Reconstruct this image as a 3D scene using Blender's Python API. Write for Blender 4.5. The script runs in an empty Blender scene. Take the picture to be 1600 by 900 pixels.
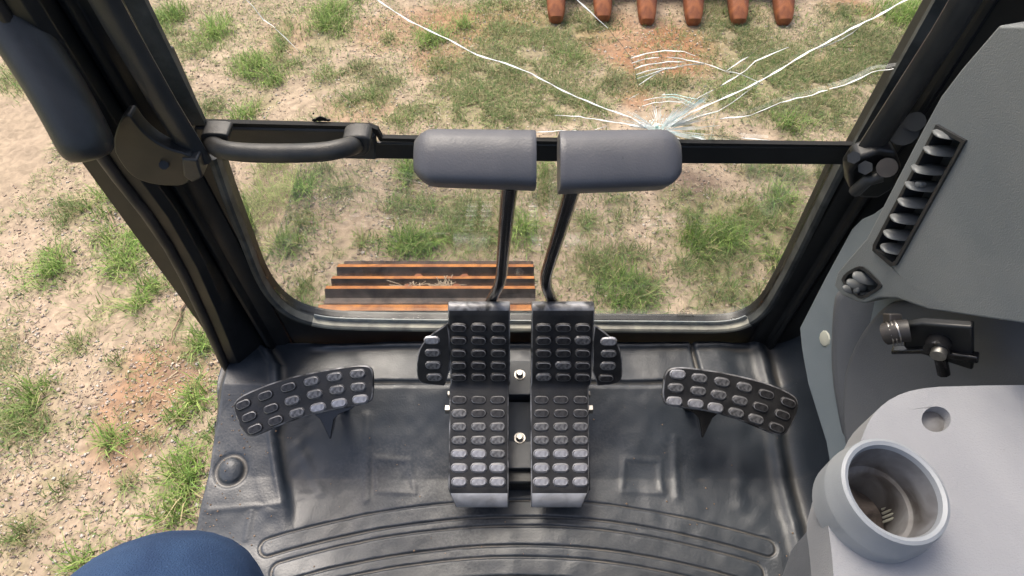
import bpy, bmesh, math, random
import numpy as np
from mathutils import Vector, Matrix, geometry

R = math.radians
random.seed(7)
rng = np.random.default_rng(7)
scene = bpy.context.scene
COL = scene.collection

# ------------------------------------------------------------------ camera, sky, sun, exposure
CAMZ = 2.45
PITCH = R(54)
FPX = 1000.0                                   # focal length in pixels of the 1600 wide picture
cam_d = bpy.data.cameras.new('camera'); cam = bpy.data.objects.new('camera', cam_d); COL.objects.link(cam)
cam_d.sensor_width = 36; cam_d.lens = 36 * FPX / 1600; cam_d.clip_start = .02; cam_d.clip_end = 3000
cam.location = (0, 0, CAMZ); cam.rotation_euler = (R(90) - PITCH, 0, 0)
scene.camera = cam

SUN_EL, SUN_AZ = R(60), R(-28)                 # azimuth from +Y towards +X
world = bpy.data.worlds.new('World'); scene.world = world; world.use_nodes = True
wn = world.node_tree.nodes; wn.clear()
sky = wn.new('ShaderNodeTexSky'); sky.sky_type = 'NISHITA'; sky.sun_disc = False
sky.sun_elevation = SUN_EL; sky.sun_rotation = SUN_AZ
sky.air_density = 1.0; sky.dust_density = 7.0; sky.ozone_density = .6
bg = wn.new('ShaderNodeBackground'); bg.inputs[1].default_value = .15
wo = wn.new('ShaderNodeOutputWorld')
world.node_tree.links.new(sky.outputs[0], bg.inputs[0]); world.node_tree.links.new(bg.outputs[0], wo.inputs[0])

sun_d = bpy.data.lights.new('sun', 'SUN'); sun_d.energy = 1.5; sun_d.angle = R(25); sun_d.color = (1, .95, .87)
sun = bpy.data.objects.new('sun', sun_d); COL.objects.link(sun)
sd = Vector((math.sin(SUN_AZ) * math.cos(SUN_EL), math.cos(SUN_AZ) * math.cos(SUN_EL), math.sin(SUN_EL)))
sun.rotation_euler = sd.to_track_quat('Z', 'Y').to_euler(); sun.location = sd * 30

vs = scene.view_settings; vs.view_transform = 'Standard'; vs.look = 'None'; vs.exposure = 1.02; vs.gamma = 1; vs.use_curve_mapping = False
scene.render.engine = 'CYCLES'
scene.cycles.use_denoising = True
scene.cycles.max_bounces = 8; scene.cycles.transparent_max_bounces = 16

# ------------------------------------------------------------------ pixel of the 1600x900 photograph -> point of the place
CF = Vector((0, math.cos(PITCH), -math.sin(PITCH))); CU = Vector((0, math.sin(PITCH), math.cos(PITCH))); CR = Vector((1, 0, 0))
C0 = Vector((0, 0, CAMZ))
def ray(px, py): return CF + CR * ((px - 800) / FPX) + CU * ((450 - py) / FPX)
def P(px, py, d=None, y=None, z=None, x=None, plane=None):
    r = ray(px, py)
    if plane is not None:
        p0, n = plane; t = (p0 - C0).dot(n) / r.dot(n)
    elif y is not None: t = y / r.y
    elif z is not None: t = (z - CAMZ) / r.z
    elif x is not None: t = x / r.x
    else: t = d
    return C0 + r * t
def plane3(a, b, c):
    n = (b - a).cross(c - a).normalized()
    if n.dot(C0 - a) < 0: n = -n
    return (a, n)

# ------------------------------------------------------------------ materials
def nt(m): return m.node_tree.nodes, m.node_tree.links
def pmat(name, c1, c2=None, scale=8., rough=.5, rough2=None, metal=0., spec=.5, bump=0., bscale=150., speck=None, speck_scale=300., speck_amt=.5,
         vcol=None, coat=0., detail=6., dist=.6, translucent=0., wear_sheen=None):
    m = bpy.data.materials.new(name); m.use_nodes = True; n, l = nt(m)
    b = n['Principled BSDF']; b.inputs['Metallic'].default_value = metal; b.inputs['Specular IOR Level'].default_value = spec
    b.inputs['Roughness'].default_value = rough; b.inputs['Coat Weight'].default_value = coat
    tc = n.new('ShaderNodeTexCoord')
    def noise(sc, det=detail, d=0.):
        q = n.new('ShaderNodeTexNoise'); q.inputs['Scale'].default_value = sc; q.inputs['Detail'].default_value = det
        q.inputs['Distortion'].default_value = d; l.new(tc.outputs['Object'], q.inputs['Vector']); return q
    def ramp(src, a, bb):
        q = n.new('ShaderNodeMapRange'); q.inputs[1].default_value = a; q.inputs[2].default_value = bb; l.new(src, q.inputs[0]); return q.outputs[0]
    def mix(f, A, B):
        q = n.new('ShaderNodeMix'); q.data_type = 'RGBA'
        if hasattr(f, 'links'): l.new(f, q.inputs[0])
        else: q.inputs[0].default_value = f
        for s, v in ((6, A), (7, B)):
            if hasattr(v, 'links'): l.new(v, q.inputs[s])
            else: q.inputs[s].default_value = (*v, 1)
        return q.outputs[2]
    col = c1; fac = None
    if vcol:
        a = n.new('ShaderNodeAttribute'); a.attribute_name = vcol; col = a.outputs['Color']
        if c2 is not None:
            q = noise(scale, d=dist); fac = ramp(q.outputs[0], .35, .65)
            mm = n.new('ShaderNodeMix'); mm.data_type = 'RGBA'; mm.blend_type = 'MULTIPLY'; mm.inputs[0].default_value = 1
            l.new(col, mm.inputs[6]); l.new(mix(fac, c1, c2), mm.inputs[7]); col = mm.outputs[2]
    elif c2 is not None:
        q = noise(scale, d=dist); fac = ramp(q.outputs[0], .35, .65); col = mix(fac, c1, c2)
    if speck is not None:
        q = noise(speck_scale, 3.); col = mix(ramp(q.outputs[0], 1 - speck_amt * .62, 1 - speck_amt * .62 + .05), col, speck)
    if wear_sheen is not None:
        ge = n.new('ShaderNodeNewGeometry'); q = noise(40, 5.); wf = n.new('ShaderNodeMath'); wf.operation = 'MULTIPLY'
        l.new(ramp(ge.outputs['Pointiness'], .505, .545), wf.inputs[0]); l.new(ramp(q.outputs[0], .35, .65), wf.inputs[1]); col = mix(wf.outputs[0], col, wear_sheen)
        df = n.new('ShaderNodeMath'); df.operation = 'MULTIPLY'; l.new(ramp(ge.outputs['Pointiness'], .497, .47), df.inputs[0]); l.new(ramp(noise(9, 6.).outputs[0], .3, .6), df.inputs[1])
        col = mix(df.outputs[0], col, (.12, .108, .09))
        d2 = n.new('ShaderNodeMath'); d2.operation = 'MULTIPLY'; l.new(ramp(noise(3.2, 8., .8).outputs[0], .50, .92), d2.inputs[0]); l.new(ramp(noise(190, 4.).outputs[0], .42, .62), d2.inputs[1])
        col = mix(d2.outputs[0], col, (.095, .097, .10))
    if hasattr(col, 'links'): l.new(col, b.inputs['Base Color'])
    else: b.inputs['Base Color'].default_value = (*col, 1)
    if rough2 is not None:
        q = noise(scale * 1.7, d=.4); rr = n.new('ShaderNodeMapRange'); rr.inputs[1].default_value = .35; rr.inputs[2].default_value = .65
        rr.inputs[3].default_value = rough; rr.inputs[4].default_value = rough2; l.new(q.outputs[0], rr.inputs[0]); l.new(rr.outputs[0], b.inputs['Roughness'])
    if bump:
        q = noise(bscale, 4.); bb = n.new('ShaderNodeBump'); bb.inputs['Strength'].default_value = bump; bb.inputs['Distance'].default_value = .002
        l.new(q.outputs[0], bb.inputs['Height']); l.new(bb.outputs[0], b.inputs['Normal'])
    if translucent:
        tr = n.new('ShaderNodeBsdfTranslucent'); ms = n.new('ShaderNodeMixShader'); ms.inputs[0].default_value = translucent
        if hasattr(col, 'links'): l.new(col, tr.inputs[0])
        else: tr.inputs[0].default_value = (*col, 1)
        l.new(b.outputs[0], ms.inputs[1]); l.new(tr.outputs[0], ms.inputs[2]); l.new(ms.outputs[0], n['Material Output'].inputs[0])
    return m

def glassmat(name, tint, refl=.9, dirt=0):
    m = bpy.data.materials.new(name); m.use_nodes = True; n, l = nt(m); n.remove(n['Principled BSDF'])
    t = n.new('ShaderNodeBsdfTransparent'); t.inputs[0].default_value = (*tint, 1)
    g = n.new('ShaderNodeBsdfGlossy'); g.inputs['Roughness'].default_value = .02
    fr = n.new('ShaderNodeFresnel'); fr.inputs[0].default_value = 1.45
    mu = n.new('ShaderNodeMath'); mu.operation = 'MULTIPLY'; mu.inputs[1].default_value = refl; l.new(fr.outputs[0], mu.inputs[0])
    ms = n.new('ShaderNodeMixShader'); l.new(mu.outputs[0], ms.inputs[0]); l.new(t.outputs[0], ms.inputs[1]); l.new(g.outputs[0], ms.inputs[2])
    out = ms
    if dirt:
        d = n.new('ShaderNodeBsdfDiffuse'); d.inputs[0].default_value = (.55, .5, .42, 1)
        tc = n.new('ShaderNodeTexCoord'); q = n.new('ShaderNodeTexNoise'); q.inputs['Scale'].default_value = 5; q.inputs['Detail'].default_value = 8
        l.new(tc.outputs['Object'], q.inputs[0])
        r = n.new('ShaderNodeMapRange'); r.inputs[1].default_value = .4; r.inputs[2].default_value = .75; r.inputs[4].default_value = dirt; l.new(q.outputs[0], r.inputs[0])
        m2 = n.new('ShaderNodeMixShader'); l.new(r.outputs[0], m2.inputs[0]); l.new(ms.outputs[0], m2.inputs[1]); l.new(d.outputs[0], m2.inputs[2]); out = m2
    l.new(out.outputs[0], n['Material Output'].inputs[0]); return m

M = {}
M['rubber'] = pmat('black_rubber', (.013, .018, .025), (.028, .036, .047), scale=5, rough=.37, rough2=.50, spec=.65, bump=.2, bscale=260, speck=(.2, .185, .16), speck_scale=420, speck_amt=.43, wear_sheen=(.10, .105, .115))
M['paint'] = pmat('black_paint', (.006, .007, .008), (.012, .013, .014), scale=9, rough=.34, rough2=.5, bump=.06)
M['paint_worn'] = pmat('worn_black_paint', (.02, .018, .017), (.045, .038, .034), scale=14, rough=.45, rough2=.6, bump=.1)
M['trim'] = pmat('black_trim_plastic', (.02, .022, .024), (.032, .033, .034), scale=20, rough=.42, bump=.15, bscale=500)
M['handle'] = pmat('handle_plastic', (.024, .025, .026), (.05, .046, .04), scale=24, rough=.42, rough2=.55, bump=.2, bscale=600)
M['pedal'] = pmat('pedal_paint', (.010, .010, .011), (.03, .029, .029), scale=22, rough=.36, rough2=.55, metal=.1, bump=.25, bscale=400, speck=(.14, .12, .095), speck_scale=520, speck_amt=.47)
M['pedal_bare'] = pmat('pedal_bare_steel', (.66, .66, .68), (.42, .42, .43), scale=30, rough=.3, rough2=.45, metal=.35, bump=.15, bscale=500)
M['pedal_edge'] = pmat('pedal_scuff_sheen_edge', (.03, .03, .031), (.3, .3, .31), scale=40, rough=.36, rough2=.5, metal=.3)  # scuffed edges, and the painted sky sheen of the top lip
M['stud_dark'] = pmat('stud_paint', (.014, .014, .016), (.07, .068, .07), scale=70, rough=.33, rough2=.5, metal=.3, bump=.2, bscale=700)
M['stud_mid'] = pmat('stud_scuff_sheen', (.05, .05, .052), (.26, .26, .27), scale=90, rough=.33, rough2=.5, metal=.4, bump=.25, bscale=800)  # scuffs with some reflected light put into the colour
M['stud_worn_sheen'] = pmat('stud_bare_sheen', (.26, .26, .28), (.52, .52, .55), scale=80, rough=.3, rough2=.45, metal=.45, bump=.25, bscale=800)  # worn steel, with reflected light put into the colour as well
M['stud_rim'] = pmat('stud_worn_rim_sheen', (.34, .34, .35), (.06, .06, .062), scale=70, rough=.34, rough2=.5, metal=.4)  # rim wear plus edge highlights painted into the colour
M['paint_blue'] = pmat('blue_black_paint', (.022, .028, .036), (.04, .047, .056), scale=14, rough=.3, rough2=.45, bump=.08)
M['steel'] = pmat('zinc_bolt', (.42, .41, .38), (.22, .2, .18), scale=60, rough=.32, metal=.9)
M['shaft'] = pmat('gloss_black_rod', (.006, .006, .007), (.012, .012, .013), scale=30, rough=.14, spec=.6)
M['grip'] = pmat('lever_grip_plastic', (.080, .081, .091), (.096, .096, .106), scale=18, rough=.38, rough2=.5, bump=.16, bscale=500, speck=(.05, .05, .058), speck_scale=160, speck_amt=.46)
M['grey_mid'] = pmat('console_grey_plastic', (.16, .178, .186), (.21, .222, .222), scale=5, rough=.42, rough2=.58, bump=.35, bscale=700, speck=(.3, .3, .28), speck_scale=240, speck_amt=.38)
M['grey_dark'] = pmat('console_dark_grey_plastic', (.088, .095, .110), (.125, .13, .14), scale=5, rough=.42, rough2=.58, bump=.35, bscale=700, speck=(.24, .23, .21), speck_scale=240, speck_amt=.38)
M['grey_side'] = pmat('side_panel_grey', (.16, .19, .21), (.185, .215, .235), scale=10, rough=.46, bump=.15, bscale=500, speck=(.3, .3, .28), speck_scale=300, speck_amt=.36)
M['grey_light'] = pmat('armrest_light_grey_plastic', (.28, .285, .30), (.36, .36, .37), scale=5, rough=.4, rough2=.55, bump=.3, bscale=700, speck=(.2, .18, .15), speck_scale=260, speck_amt=.40)
M['grey_cup'] = pmat('cup_holder_grey', (.29, .31, .33), (.34, .355, .37), scale=14, rough=.38, bump=.1, bscale=900)
M['cup_dirt'] = pmat('dirty_cup_bottom', (.03, .022, .018), (.16, .13, .11), scale=40, rough=.7, bump=.5, bscale=120)
M['cup_in'] = pmat('scuffed_cup_wall', (.2, .2, .205), (.07, .062, .057), scale=26, rough=.5)
M['void'] = pmat('vent_dark_inside', (.004, .004, .004), rough=.8)
M['slat'] = pmat('vent_slat_plastic', (.11, .12, .125), (.15, .155, .155), scale=60, rough=.42, bump=.1)
M['cream'] = pmat('cream_plug', (.5, .5, .42), rough=.5)
M['seal'] = pmat('window_rubber_seal', (.2, .2, .18), (.42, .41, .34), scale=18, rough=.6, rough2=.75, bump=.3, bscale=300, speck=(.4, .39, .33), speck_scale=350, speck_amt=.46)
M['seal_dark'] = pmat('dark_rubber_seal', (.03, .034, .034), (.085, .09, .086), scale=25, rough=.6, bump=.3, bscale=300)
M['frit'] = pmat('dusty_glass_edge', (.24, .27, .28), (.4, .42, .4), scale=60, rough=.5, speck=(.55, .56, .55), speck_scale=500, speck_amt=.55)
M['glass'] = glassmat('window_glass', (.99, .995, .99), .35)
M['glass_up'] = glassmat('windshield_glass', (.99, .995, .99), .15)
M['crack'] = pmat('glass_fracture', (.95, .97, .98), (.85, .9, .92), scale=60, rough=.25, spec=.9, translucent=.25)
M['crack_teal'] = pmat('glass_shards', (.9, .98, .97), (.74, .92, .9), scale=120, rough=.15, spec=.9, translucent=.7)
M['crack_thin'] = pmat('glass_splinter', (.97, .98, .98), (.9, .95, .95), scale=60, rough=.25, spec=.9, translucent=.75)
M['crack_dark'] = pmat('glass_fracture_edge', (.02, .05, .055), (.05, .1, .1), scale=80, rough=.2, spec=.8)
M['print'] = pmat('glass_marking_print', (.05, .04, .035), rough=.7)
M['residue'] = pmat('black_residue', (.004, .004, .004), rough=.7)
M['rust'] = pmat('orange_rust', (.46, .19, .05), (.24, .09, .032), scale=26, rough=.85, bump=.8, bscale=160, speck=(.5, .25, .08), speck_scale=120, speck_amt=.5)
M['rust_dark'] = pmat('dark_track_steel', (.04, .034, .032), (.13, .105, .09), scale=16, rough=.5, rough2=.75, metal=.3, bump=.5, bscale=120)
M['rust_bolt'] = pmat('rusty_bolt', (.25, .09, .04), (.13, .05, .03), scale=50, rough=.85, bump=.6)
M['tooth'] = pmat('rusty_tooth', (.32, .105, .035), (.15, .042, .018), scale=12, rough=.7, bump=.5, bscale=90, speck=(.5, .3, .18), speck_scale=70, speck_amt=.42)
M['denim'] = pmat('blue_denim', (.014, .042, .11), (.034, .08, .175), scale=16, rough=.85, bump=.7, bscale=700, speck=(.06, .12, .24), speck_scale=700, speck_amt=.55)
M['boot'] = pmat('boot_leather', (.05, .035, .022), rough=.7)
M['debris'] = pmat('dry_grass_debris', (.55, .48, .36), (.4, .33, .24), scale=80, rough=.9)
M['stick'] = pmat('dry_stick', (.2, .13, .085), (.3, .22, .15), scale=60, rough=.9, bump=.4)
M['grass'] = pmat('grass_blade', (1, 1, 1), vcol='col', rough=.6, spec=.3, translucent=.35)
M['chips'] = pmat('stone_chips', (1, 1, 1), vcol='col', rough=.9)
M['ground'] = pmat('dirt_ground', (1.18, 1.16, 1.14), (.8, .79, .78), vcol='col', scale=24, rough=.95, spec=.2, bump=1., bscale=60, detail=10., speck=(.42, .35, .27), speck_scale=130, speck_amt=.48)

# ------------------------------------------------------------------ object helpers
WLD = {}
def thing(name, label, cat, loc=(0, 0, 0), group=None):
    o = bpy.data.objects.new(name, None); COL.objects.link(o); o.location = loc; o.empty_display_size = .1
    o['label'] = label; o['category'] = cat
    if group: o['group'] = group
    WLD[o.name] = Matrix.Translation(loc); return o
def link(name, me, parent=None, mw=None, label=None, smooth=None):
    o = bpy.data.objects.new(name, me); COL.objects.link(o)
    mw = mw or Matrix.Identity(4)
    if parent: o.parent = parent; o.matrix_parent_inverse = WLD[parent.name].inverted()
    o.matrix_basis = mw; WLD[o.name] = mw.copy()
    if label: o['label'] = label
    return o
def smooth_mesh(me, ang=35):
    for p in me.polygons: p.use_smooth = True
    try: me.set_sharp_from_angle(angle=R(ang))
    except Exception: pass
def meshd(name, v, f, mat, smooth=True, ang=35):
    me = bpy.data.meshes.new(name); me.from_pydata([tuple(a) for a in v], [], f); me.update()
    for q in (mat if isinstance(mat, (list, tuple)) else [mat]): me.materials.append(M[q])
    if smooth: smooth_mesh(me, ang)
    return me
def obj(name, v, f, mat, parent=None, smooth=True, ang=35, bevel=0, seg=2, label=None, sub=0):
    o = link(name, meshd(name, v, f, mat, smooth, ang), parent, label=label)
    if bevel:
        b = o.modifiers.new('b', 'BEVEL'); b.width = bevel; b.segments = seg; b.limit_method = 'ANGLE'; b.angle_limit = R(28); b.use_clamp_overlap = True
        b.harden_normals = False
    if sub:
        s = o.modifiers.new('s', 'SUBSURF'); s.levels = sub; s.render_levels = sub
    return o
def fix_normals(v, f):
    bm = bmesh.new(); bv = [bm.verts.new(a) for a in v]
    for q in f:
        try: bm.faces.new([bv[i] for i in q])
        except ValueError: pass
    bmesh.ops.recalc_face_normals(bm, faces=bm.faces); bm.verts.index_update()
    v2 = [x.co.copy() for x in bm.verts]; f2 = [[x.index for x in q.verts] for q in bm.faces]; bm.free(); return v2, f2
def slab(name, loop, ext, mat, parent=None, holes=(), bevel=0, seg=3, label=None, ang=35, sub=0):
    """closed solid: a 3D polygon (with holes) pushed along ext"""
    loops = [list(loop)] + [list(h) for h in holes]
    flat = [p for L in loops for p in L]; N = len(flat)
    if len(loops) == 1: tris = [list(range(N))]
    else: tris = [list(t) for t in geometry.tessellate_polygon(loops)]
    v = flat + [p + ext for p in flat]; f = [t for t in tris] + [[i + N for i in reversed(t)] for t in tris]
    s = 0
    for L in loops:
        k = len(L)
        for i in range(k):
            a, b = s + i, s + (i + 1) % k; f.append([a, b, b + N, a + N])
        s += k
    v, f = fix_normals(v, f)
    if bevel and len(loops) > 1:                         # merge the coplanar triangles so only true edges bevel
        bm = bmesh.new(); bv = [bm.verts.new(a) for a in v]
        for q in f: bm.faces.new([bv[i] for i in q])
        bmesh.ops.dissolve_limit(bm, angle_limit=R(1), verts=bm.verts, edges=bm.edges) if False else None
        bm.free()
    return obj(name, v, f, mat, parent, bevel=bevel, seg=seg, label=label, ang=ang, sub=sub)
def tube_data(pts, rad, n=12, squash=None, cap=True, closed=False):
    """swept circle; rad is a number or a list; squash (axis vector, factor) flattens"""
    pts = [Vector(p) for p in pts]; k = len(pts); v = []; f = []
    rs = rad if isinstance(rad, (list, tuple)) else [rad] * k
    up = None
    for i, p in enumerate(pts):
        if closed: t = (pts[(i + 1) % k] - pts[i - 1]).normalized()
        else: t = ((pts[min(i + 1, k - 1)]) - pts[max(i - 1, 0)]).normalized()
        if up is None:
            up = Vector((0, 0, 1)) if abs(t.z) < .9 else Vector((0, 1, 0))
        s = t.cross(up).normalized(); up = s.cross(t).normalized()
        for j in range(n):
            a = 2 * math.pi * j / n; o = (s * math.cos(a) + up * math.sin(a)) * rs[i]
            if squash: o = o - squash[0] * (o.dot(squash[0]) * (1 - squash[1]))
            v.append(p + o)
    m = k if closed else k - 1
    for i in range(m):
        for j in range(n):
            a, b = i * n + j, i * n + (j + 1) % n; c, d = ((i + 1) % k) * n + (j + 1) % n, ((i + 1) % k) * n + j
            f.append([a, b, c, d])
    if cap and not closed: f.append(list(range(n))[::-1]); f.append(list(range((k - 1) * n, k * n)))
    return fix_normals(v, f)
def tube(name, pts, rad, mat, parent=None, n=12, squash=None, label=None, closed=False):
    v, f = tube_data(pts, rad, n, squash, True, closed); return obj(name, v, f, mat, parent, label=label, ang=50)
def smooth_path(pts, rounds=2, closed=False):
    pts = [Vector(p) for p in pts]
    for _ in range(rounds):
        q = []
        k = len(pts)
        rng_ = range(k) if closed else range(k - 1)
        if not closed: q.append(pts[0])
        for i in rng_:
            a, b = pts[i], pts[(i + 1) % k]; q += [a.lerp(b, .25), a.lerp(b, .75)]
        if not closed: q.append(pts[-1])
        pts = q
    return pts
def sweep(name, path, prof, side, mat, parent, closed=False, label=None, bevel=0):
    """profile points (a, b): a along the in-plane outward normal, b along side (the plane's normal)"""
    k = len(path); n = len(prof); v = []; f = []
    for i, p in enumerate(path):
        if closed: t = (path[(i + 1) % k] - path[i - 1]).normalized()
        else: t = (path[min(i + 1, k - 1)] - path[max(i - 1, 0)]).normalized()
        o = t.cross(side).normalized()
        for a, b in prof: v.append(p + o * a + side * b)
    for i in range(k if closed else k - 1):
        for j in range(n):
            a, b = i * n + j, i * n + (j + 1) % n; i2 = (i + 1) % k; f.append([a, b, i2 * n + (j + 1) % n, i2 * n + j])
    if not closed: f.append(list(range(n))); f.append(list(range((k - 1) * n, k * n)))
    v, f = fix_normals(v, f); return obj(name, v, f, mat, parent, label=label, bevel=bevel)
def box(name, lo, hi, mat, parent=None, bevel=0, label=None, seg=2):
    lo, hi = Vector(lo), Vector(hi)
    loop = [Vector((lo.x, lo.y, lo.z)), Vector((hi.x, lo.y, lo.z)), Vector((hi.x, hi.y, lo.z)), Vector((lo.x, hi.y, lo.z))]
    return slab(name, loop, Vector((0, 0, hi.z - lo.z)), mat, parent, bevel=bevel, seg=seg, label=label)
def frame(p, n, xdir):
    """matrix at p with Z = n and X close to xdir"""
    n = n.normalized(); x = (xdir - n * xdir.dot(n)).normalized(); y = n.cross(x)
    m = Matrix((x, y, n)).transposed().to_4x4(); m.translation = p; return m
def hexbolt_mesh(name, r, h, mat):
    v = []; f = []
    def ring(rr, z, n): 
        s = len(v)
        for i in range(n): v.append((rr * math.cos(2 * math.pi * i / n), rr * math.sin(2 * math.pi * i / n), z))
        return s
    ws = ring(r * 1.45, 0, 12); wt = ring(r * 1.45, h * .22, 12)
    for i in range(12): f.append([ws + i, ws + (i + 1) % 12, wt + (i + 1) % 12, wt + i])
    f.append([wt + i for i in range(12)])
    a = ring(r, h * .22, 6); b = ring(r, h * .88, 6); c = ring(r * .8, h, 6)
    for i in range(6):
        f.append([a + i, a + (i + 1) % 6, b + (i + 1) % 6, b + i]); f.append([b + i, b + (i + 1) % 6, c + (i + 1) % 6, c + i])
    f.append([c + i for i in range(6)])
    return meshd(name, v, f, mat, ang=25)
def stud_mesh(name, L, W, H, mat):
    """pill shaped raised tread stud, sides flared at the foot"""
    v = []; f = []; n = 5; rings = []
    for (g, z) in ((.0022, -.0006), (.0006, H * .45), (0, H * .8), (-.0012, H)):
        s = len(v); r = W / 2 + g; hx = L / 2 - W / 2
        for sx in (1, -1):
            for i in range(n + 1):
                a = -math.pi / 2 + math.pi * i / n + (0 if sx > 0 else math.pi)
                v.append((sx * hx + r * math.cos(a), r * math.sin(a), z))
        rings.append(s)
    k = 2 * (n + 1)
    for a, b in zip(rings, rings[1:]):
        for i in range(k): f.append([a + i, a + (i + 1) % k, b + (i + 1) % k, b + i])
    f.append([rings[-1] + i for i in range(k)])
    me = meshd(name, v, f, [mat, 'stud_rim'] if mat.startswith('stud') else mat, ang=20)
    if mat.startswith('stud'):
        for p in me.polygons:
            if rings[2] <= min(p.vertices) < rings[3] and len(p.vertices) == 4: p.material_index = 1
    return me

# ------------------------------------------------------------------ noise in numpy for the terrain
def vnoise(x, y, s, seed):
    g = np.random.default_rng(seed).random((256, 256)); x = x / s + 1000.; y = y / s + 1000.
    xi = np.floor(x).astype(int); yi = np.floor(y).astype(int); fx = x - xi; fy = y - yi
    fx = fx * fx * (3 - 2 * fx); fy = fy * fy * (3 - 2 * fy)
    a = g[xi % 256, yi % 256]; b = g[(xi + 1) % 256, yi % 256]; c = g[xi % 256, (yi + 1) % 256]; d = g[(xi + 1) % 256, (yi + 1) % 256]
    return (a * (1 - fx) + b * fx) * (1 - fy) + (c * (1 - fx) + d * fx) * fy
def fbm(x, y, s, seed, o=4):
    t = 0; w = 0
    for i in range(o): t = t + vnoise(x, y, s / 2 ** i, seed + i) * .6 ** i; w += .6 ** i
    return t / w

# grass patches seen in the photograph: pixel, pixel radii, kind (l = lush tuft, m = middling, f = fine low turf)
PATCH = '''268 30 26 16 l;228 37 18 12 l;267 60 24 14 m;337 53 28 18 l;300 82 34 14 m;397 108 34 17 l;423 127 26 14 l;383 182 22 12 l;407 167 22 12 m;450 100 26 10 m;443 50 16 18 m;443 76 18 16 m;513 45 32 26 l;517 18 34 10 l;503 72 20 16 m;513 117 22 14 m;583 153 24 14 m;547 160 22 12 m;623 193 30 12 m;330 168 22 10 m;560 110 30 14 f;600 130 30 14 f;
833 57 90 36 f;800 117 120 46 f;917 40 50 24 f;900 93 28 16 m;930 165 34 20 m;783 182 70 22 f;677 63 28 14 l;780 47 18 10 m;730 40 20 10 l;700 178 40 16 m;777 12 40 10 m;690 107 26 12 m;605 62 14 8 m;880 150 60 22 f;960 130 30 22 f;730 150 60 24 f;860 180 40 14 f;640 175 26 12 f;
1150 50 64 44 f;1190 105 70 34 f;1260 110 110 44 f;1233 197 26 14 l;1283 167 64 28 f;1417 27 60 18 l;1317 22 40 14 f;1167 140 60 18 m;1333 110 80 30 f;1127 157 30 14 m;1350 60 70 30 f;1390 90 30 26 f;1200 170 50 16 f;1010 130 30 16 f;1050 130 40 12 f;1100 215 40 10 f;1320 190 26 16 f;
410 317 36 28 l;467 297 26 20 l;427 262 24 14 l;470 350 22 20 m;447 383 30 18 l;397 350 14 20 l;503 267 20 12 m;527 297 24 14 m;567 382 18 16 m;643 383 34 20 l;623 323 30 16 m;477 450 18 14 m;467 477 20 12 m;520 400 18 10 f;
637 270 18 30 l;667 327 70 22 m;650 383 54 22 l;707 367 40 20 m;733 337 44 34 m;760 377 40 24 m;817 363 24 26 l;853 303 28 22 m;853 270 18 18 m;967 323 22 30 m;917 347 24 16 m;927 407 30 22 m;977 457 46 44 l;933 423 24 18 m;1067 317 30 20 m;983 397 34 16 m;1093 377 26 40 l;900 440 20 14 f;
1133 373 52 24 l;1150 332 84 28 m;1213 350 42 36 m;1217 310 26 16 l;1133 417 52 28 m;1143 450 44 28 m;1133 490 40 24 m;1217 410 20 18 l;1190 463 34 22 m;1243 277 44 14 m;1183 263 40 12 m;1000 447 30 26 m;1070 420 24 14 f;1280 270 24 12 f;1090 340 30 18 f;
173 312 26 28 l;177 372 30 14 l;227 363 16 20 l;197 410 32 24 l;237 450 26 13 l;220 477 18 14 l;165 487 16 14 l;277 447 12 8 m;297 497 16 12 m;317 537 20 18 l;110 330 30 22 m;80 420 30 22 l;120 540 24 14 m;60 620 34 22 l;
310 622 24 20 l;283 655 20 12 l;181 687 24 17 l;288 735 30 36 l;296 765 22 26 l;274 808 36 16 l;225 629 14 8 m;203 758 16 10 m;237 687 14 8 m;332 682 10 12 m;183 567 16 9 m;100 760 30 20 m;40 840 40 20 m;120 880 30 16 l'''
patches = []
for q in PATCH.replace('\n', '').split(';'):
    a = q.split(); px, py, rx, ry = map(float, a[:4]); c = P(px, py, z=0); t = (c - C0).dot(CF); dist = (c - C0).length
    patches.append((c.x, c.y, rx * t / 1000, ry * t / 1000 / max(.35, CAMZ / dist), a[4]))
SEEN = [(c[0], c[1]) for c in patches]
for _ in range(420):                                      # the turf goes on beyond the frame
    x, y = random.uniform(-5, 7), random.uniform(-2.5, 11)
    v = C0 + (Vector((x, y, 0)) - C0); r = Vector((x, y, 0)) - C0
    dp = r.dot(CF); inside = dp > 0 and -.645 < r.dot(CR) / dp < .7 and abs(r.dot(CU) / dp) < .45
    if not inside: patches.append((x, y, random.uniform(.05, .35), random.uniform(.05, .3), random.choice('lmmff')))

# ------------------------------------------------------------------ ground sheet
def axis(a, b, st, far):
    m = list(np.arange(a, b + 1e-6, st)); s = st; x = m[-1]; up = []
    while x < far: s *= 1.35; x += s; up.append(x)
    s = st; x = m[0]; dn = []
    while x > -far: s *= 1.35; x -= s; dn.append(x)
    return np.array(dn[::-1] + m + up)
gx = axis(-3.2, 5.2, .03, 600); gy = axis(-1.2, 7.2, .03, 600)
X, Y = np.meshgrid(gx, gy, indexing='ij'); X = X.ravel(); Y = Y.ravel()
def gheight(x, y): return (fbm(x, y, .9, 11) - .5) * .05 + (fbm(x, y, .12, 21, 3) - .5) * .022
Z = gheight(X, Y)
warp = (fbm(X, Y, .25, 31) - .5) * .22; warp2 = (fbm(X, Y, .25, 41) - .5) * .22
def field(lst):
    g = np.zeros_like(X)
    for (cx, cy, rx, ry, w) in lst:
        d = ((X + warp - cx) / rx) ** 2 + ((Y + warp2 - cy) / ry) ** 2; g = np.maximum(g, w * np.clip(1.35 - d, 0, 1))
    return g
def px_e(px, py, rx, ry, w):
    c = P(px, py, z=0); t = (c - C0).dot(CF); return (c.x, c.y, rx * t / 1000, ry * t / 1000 / max(.35, CAMZ / (c - C0).length), w)
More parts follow.
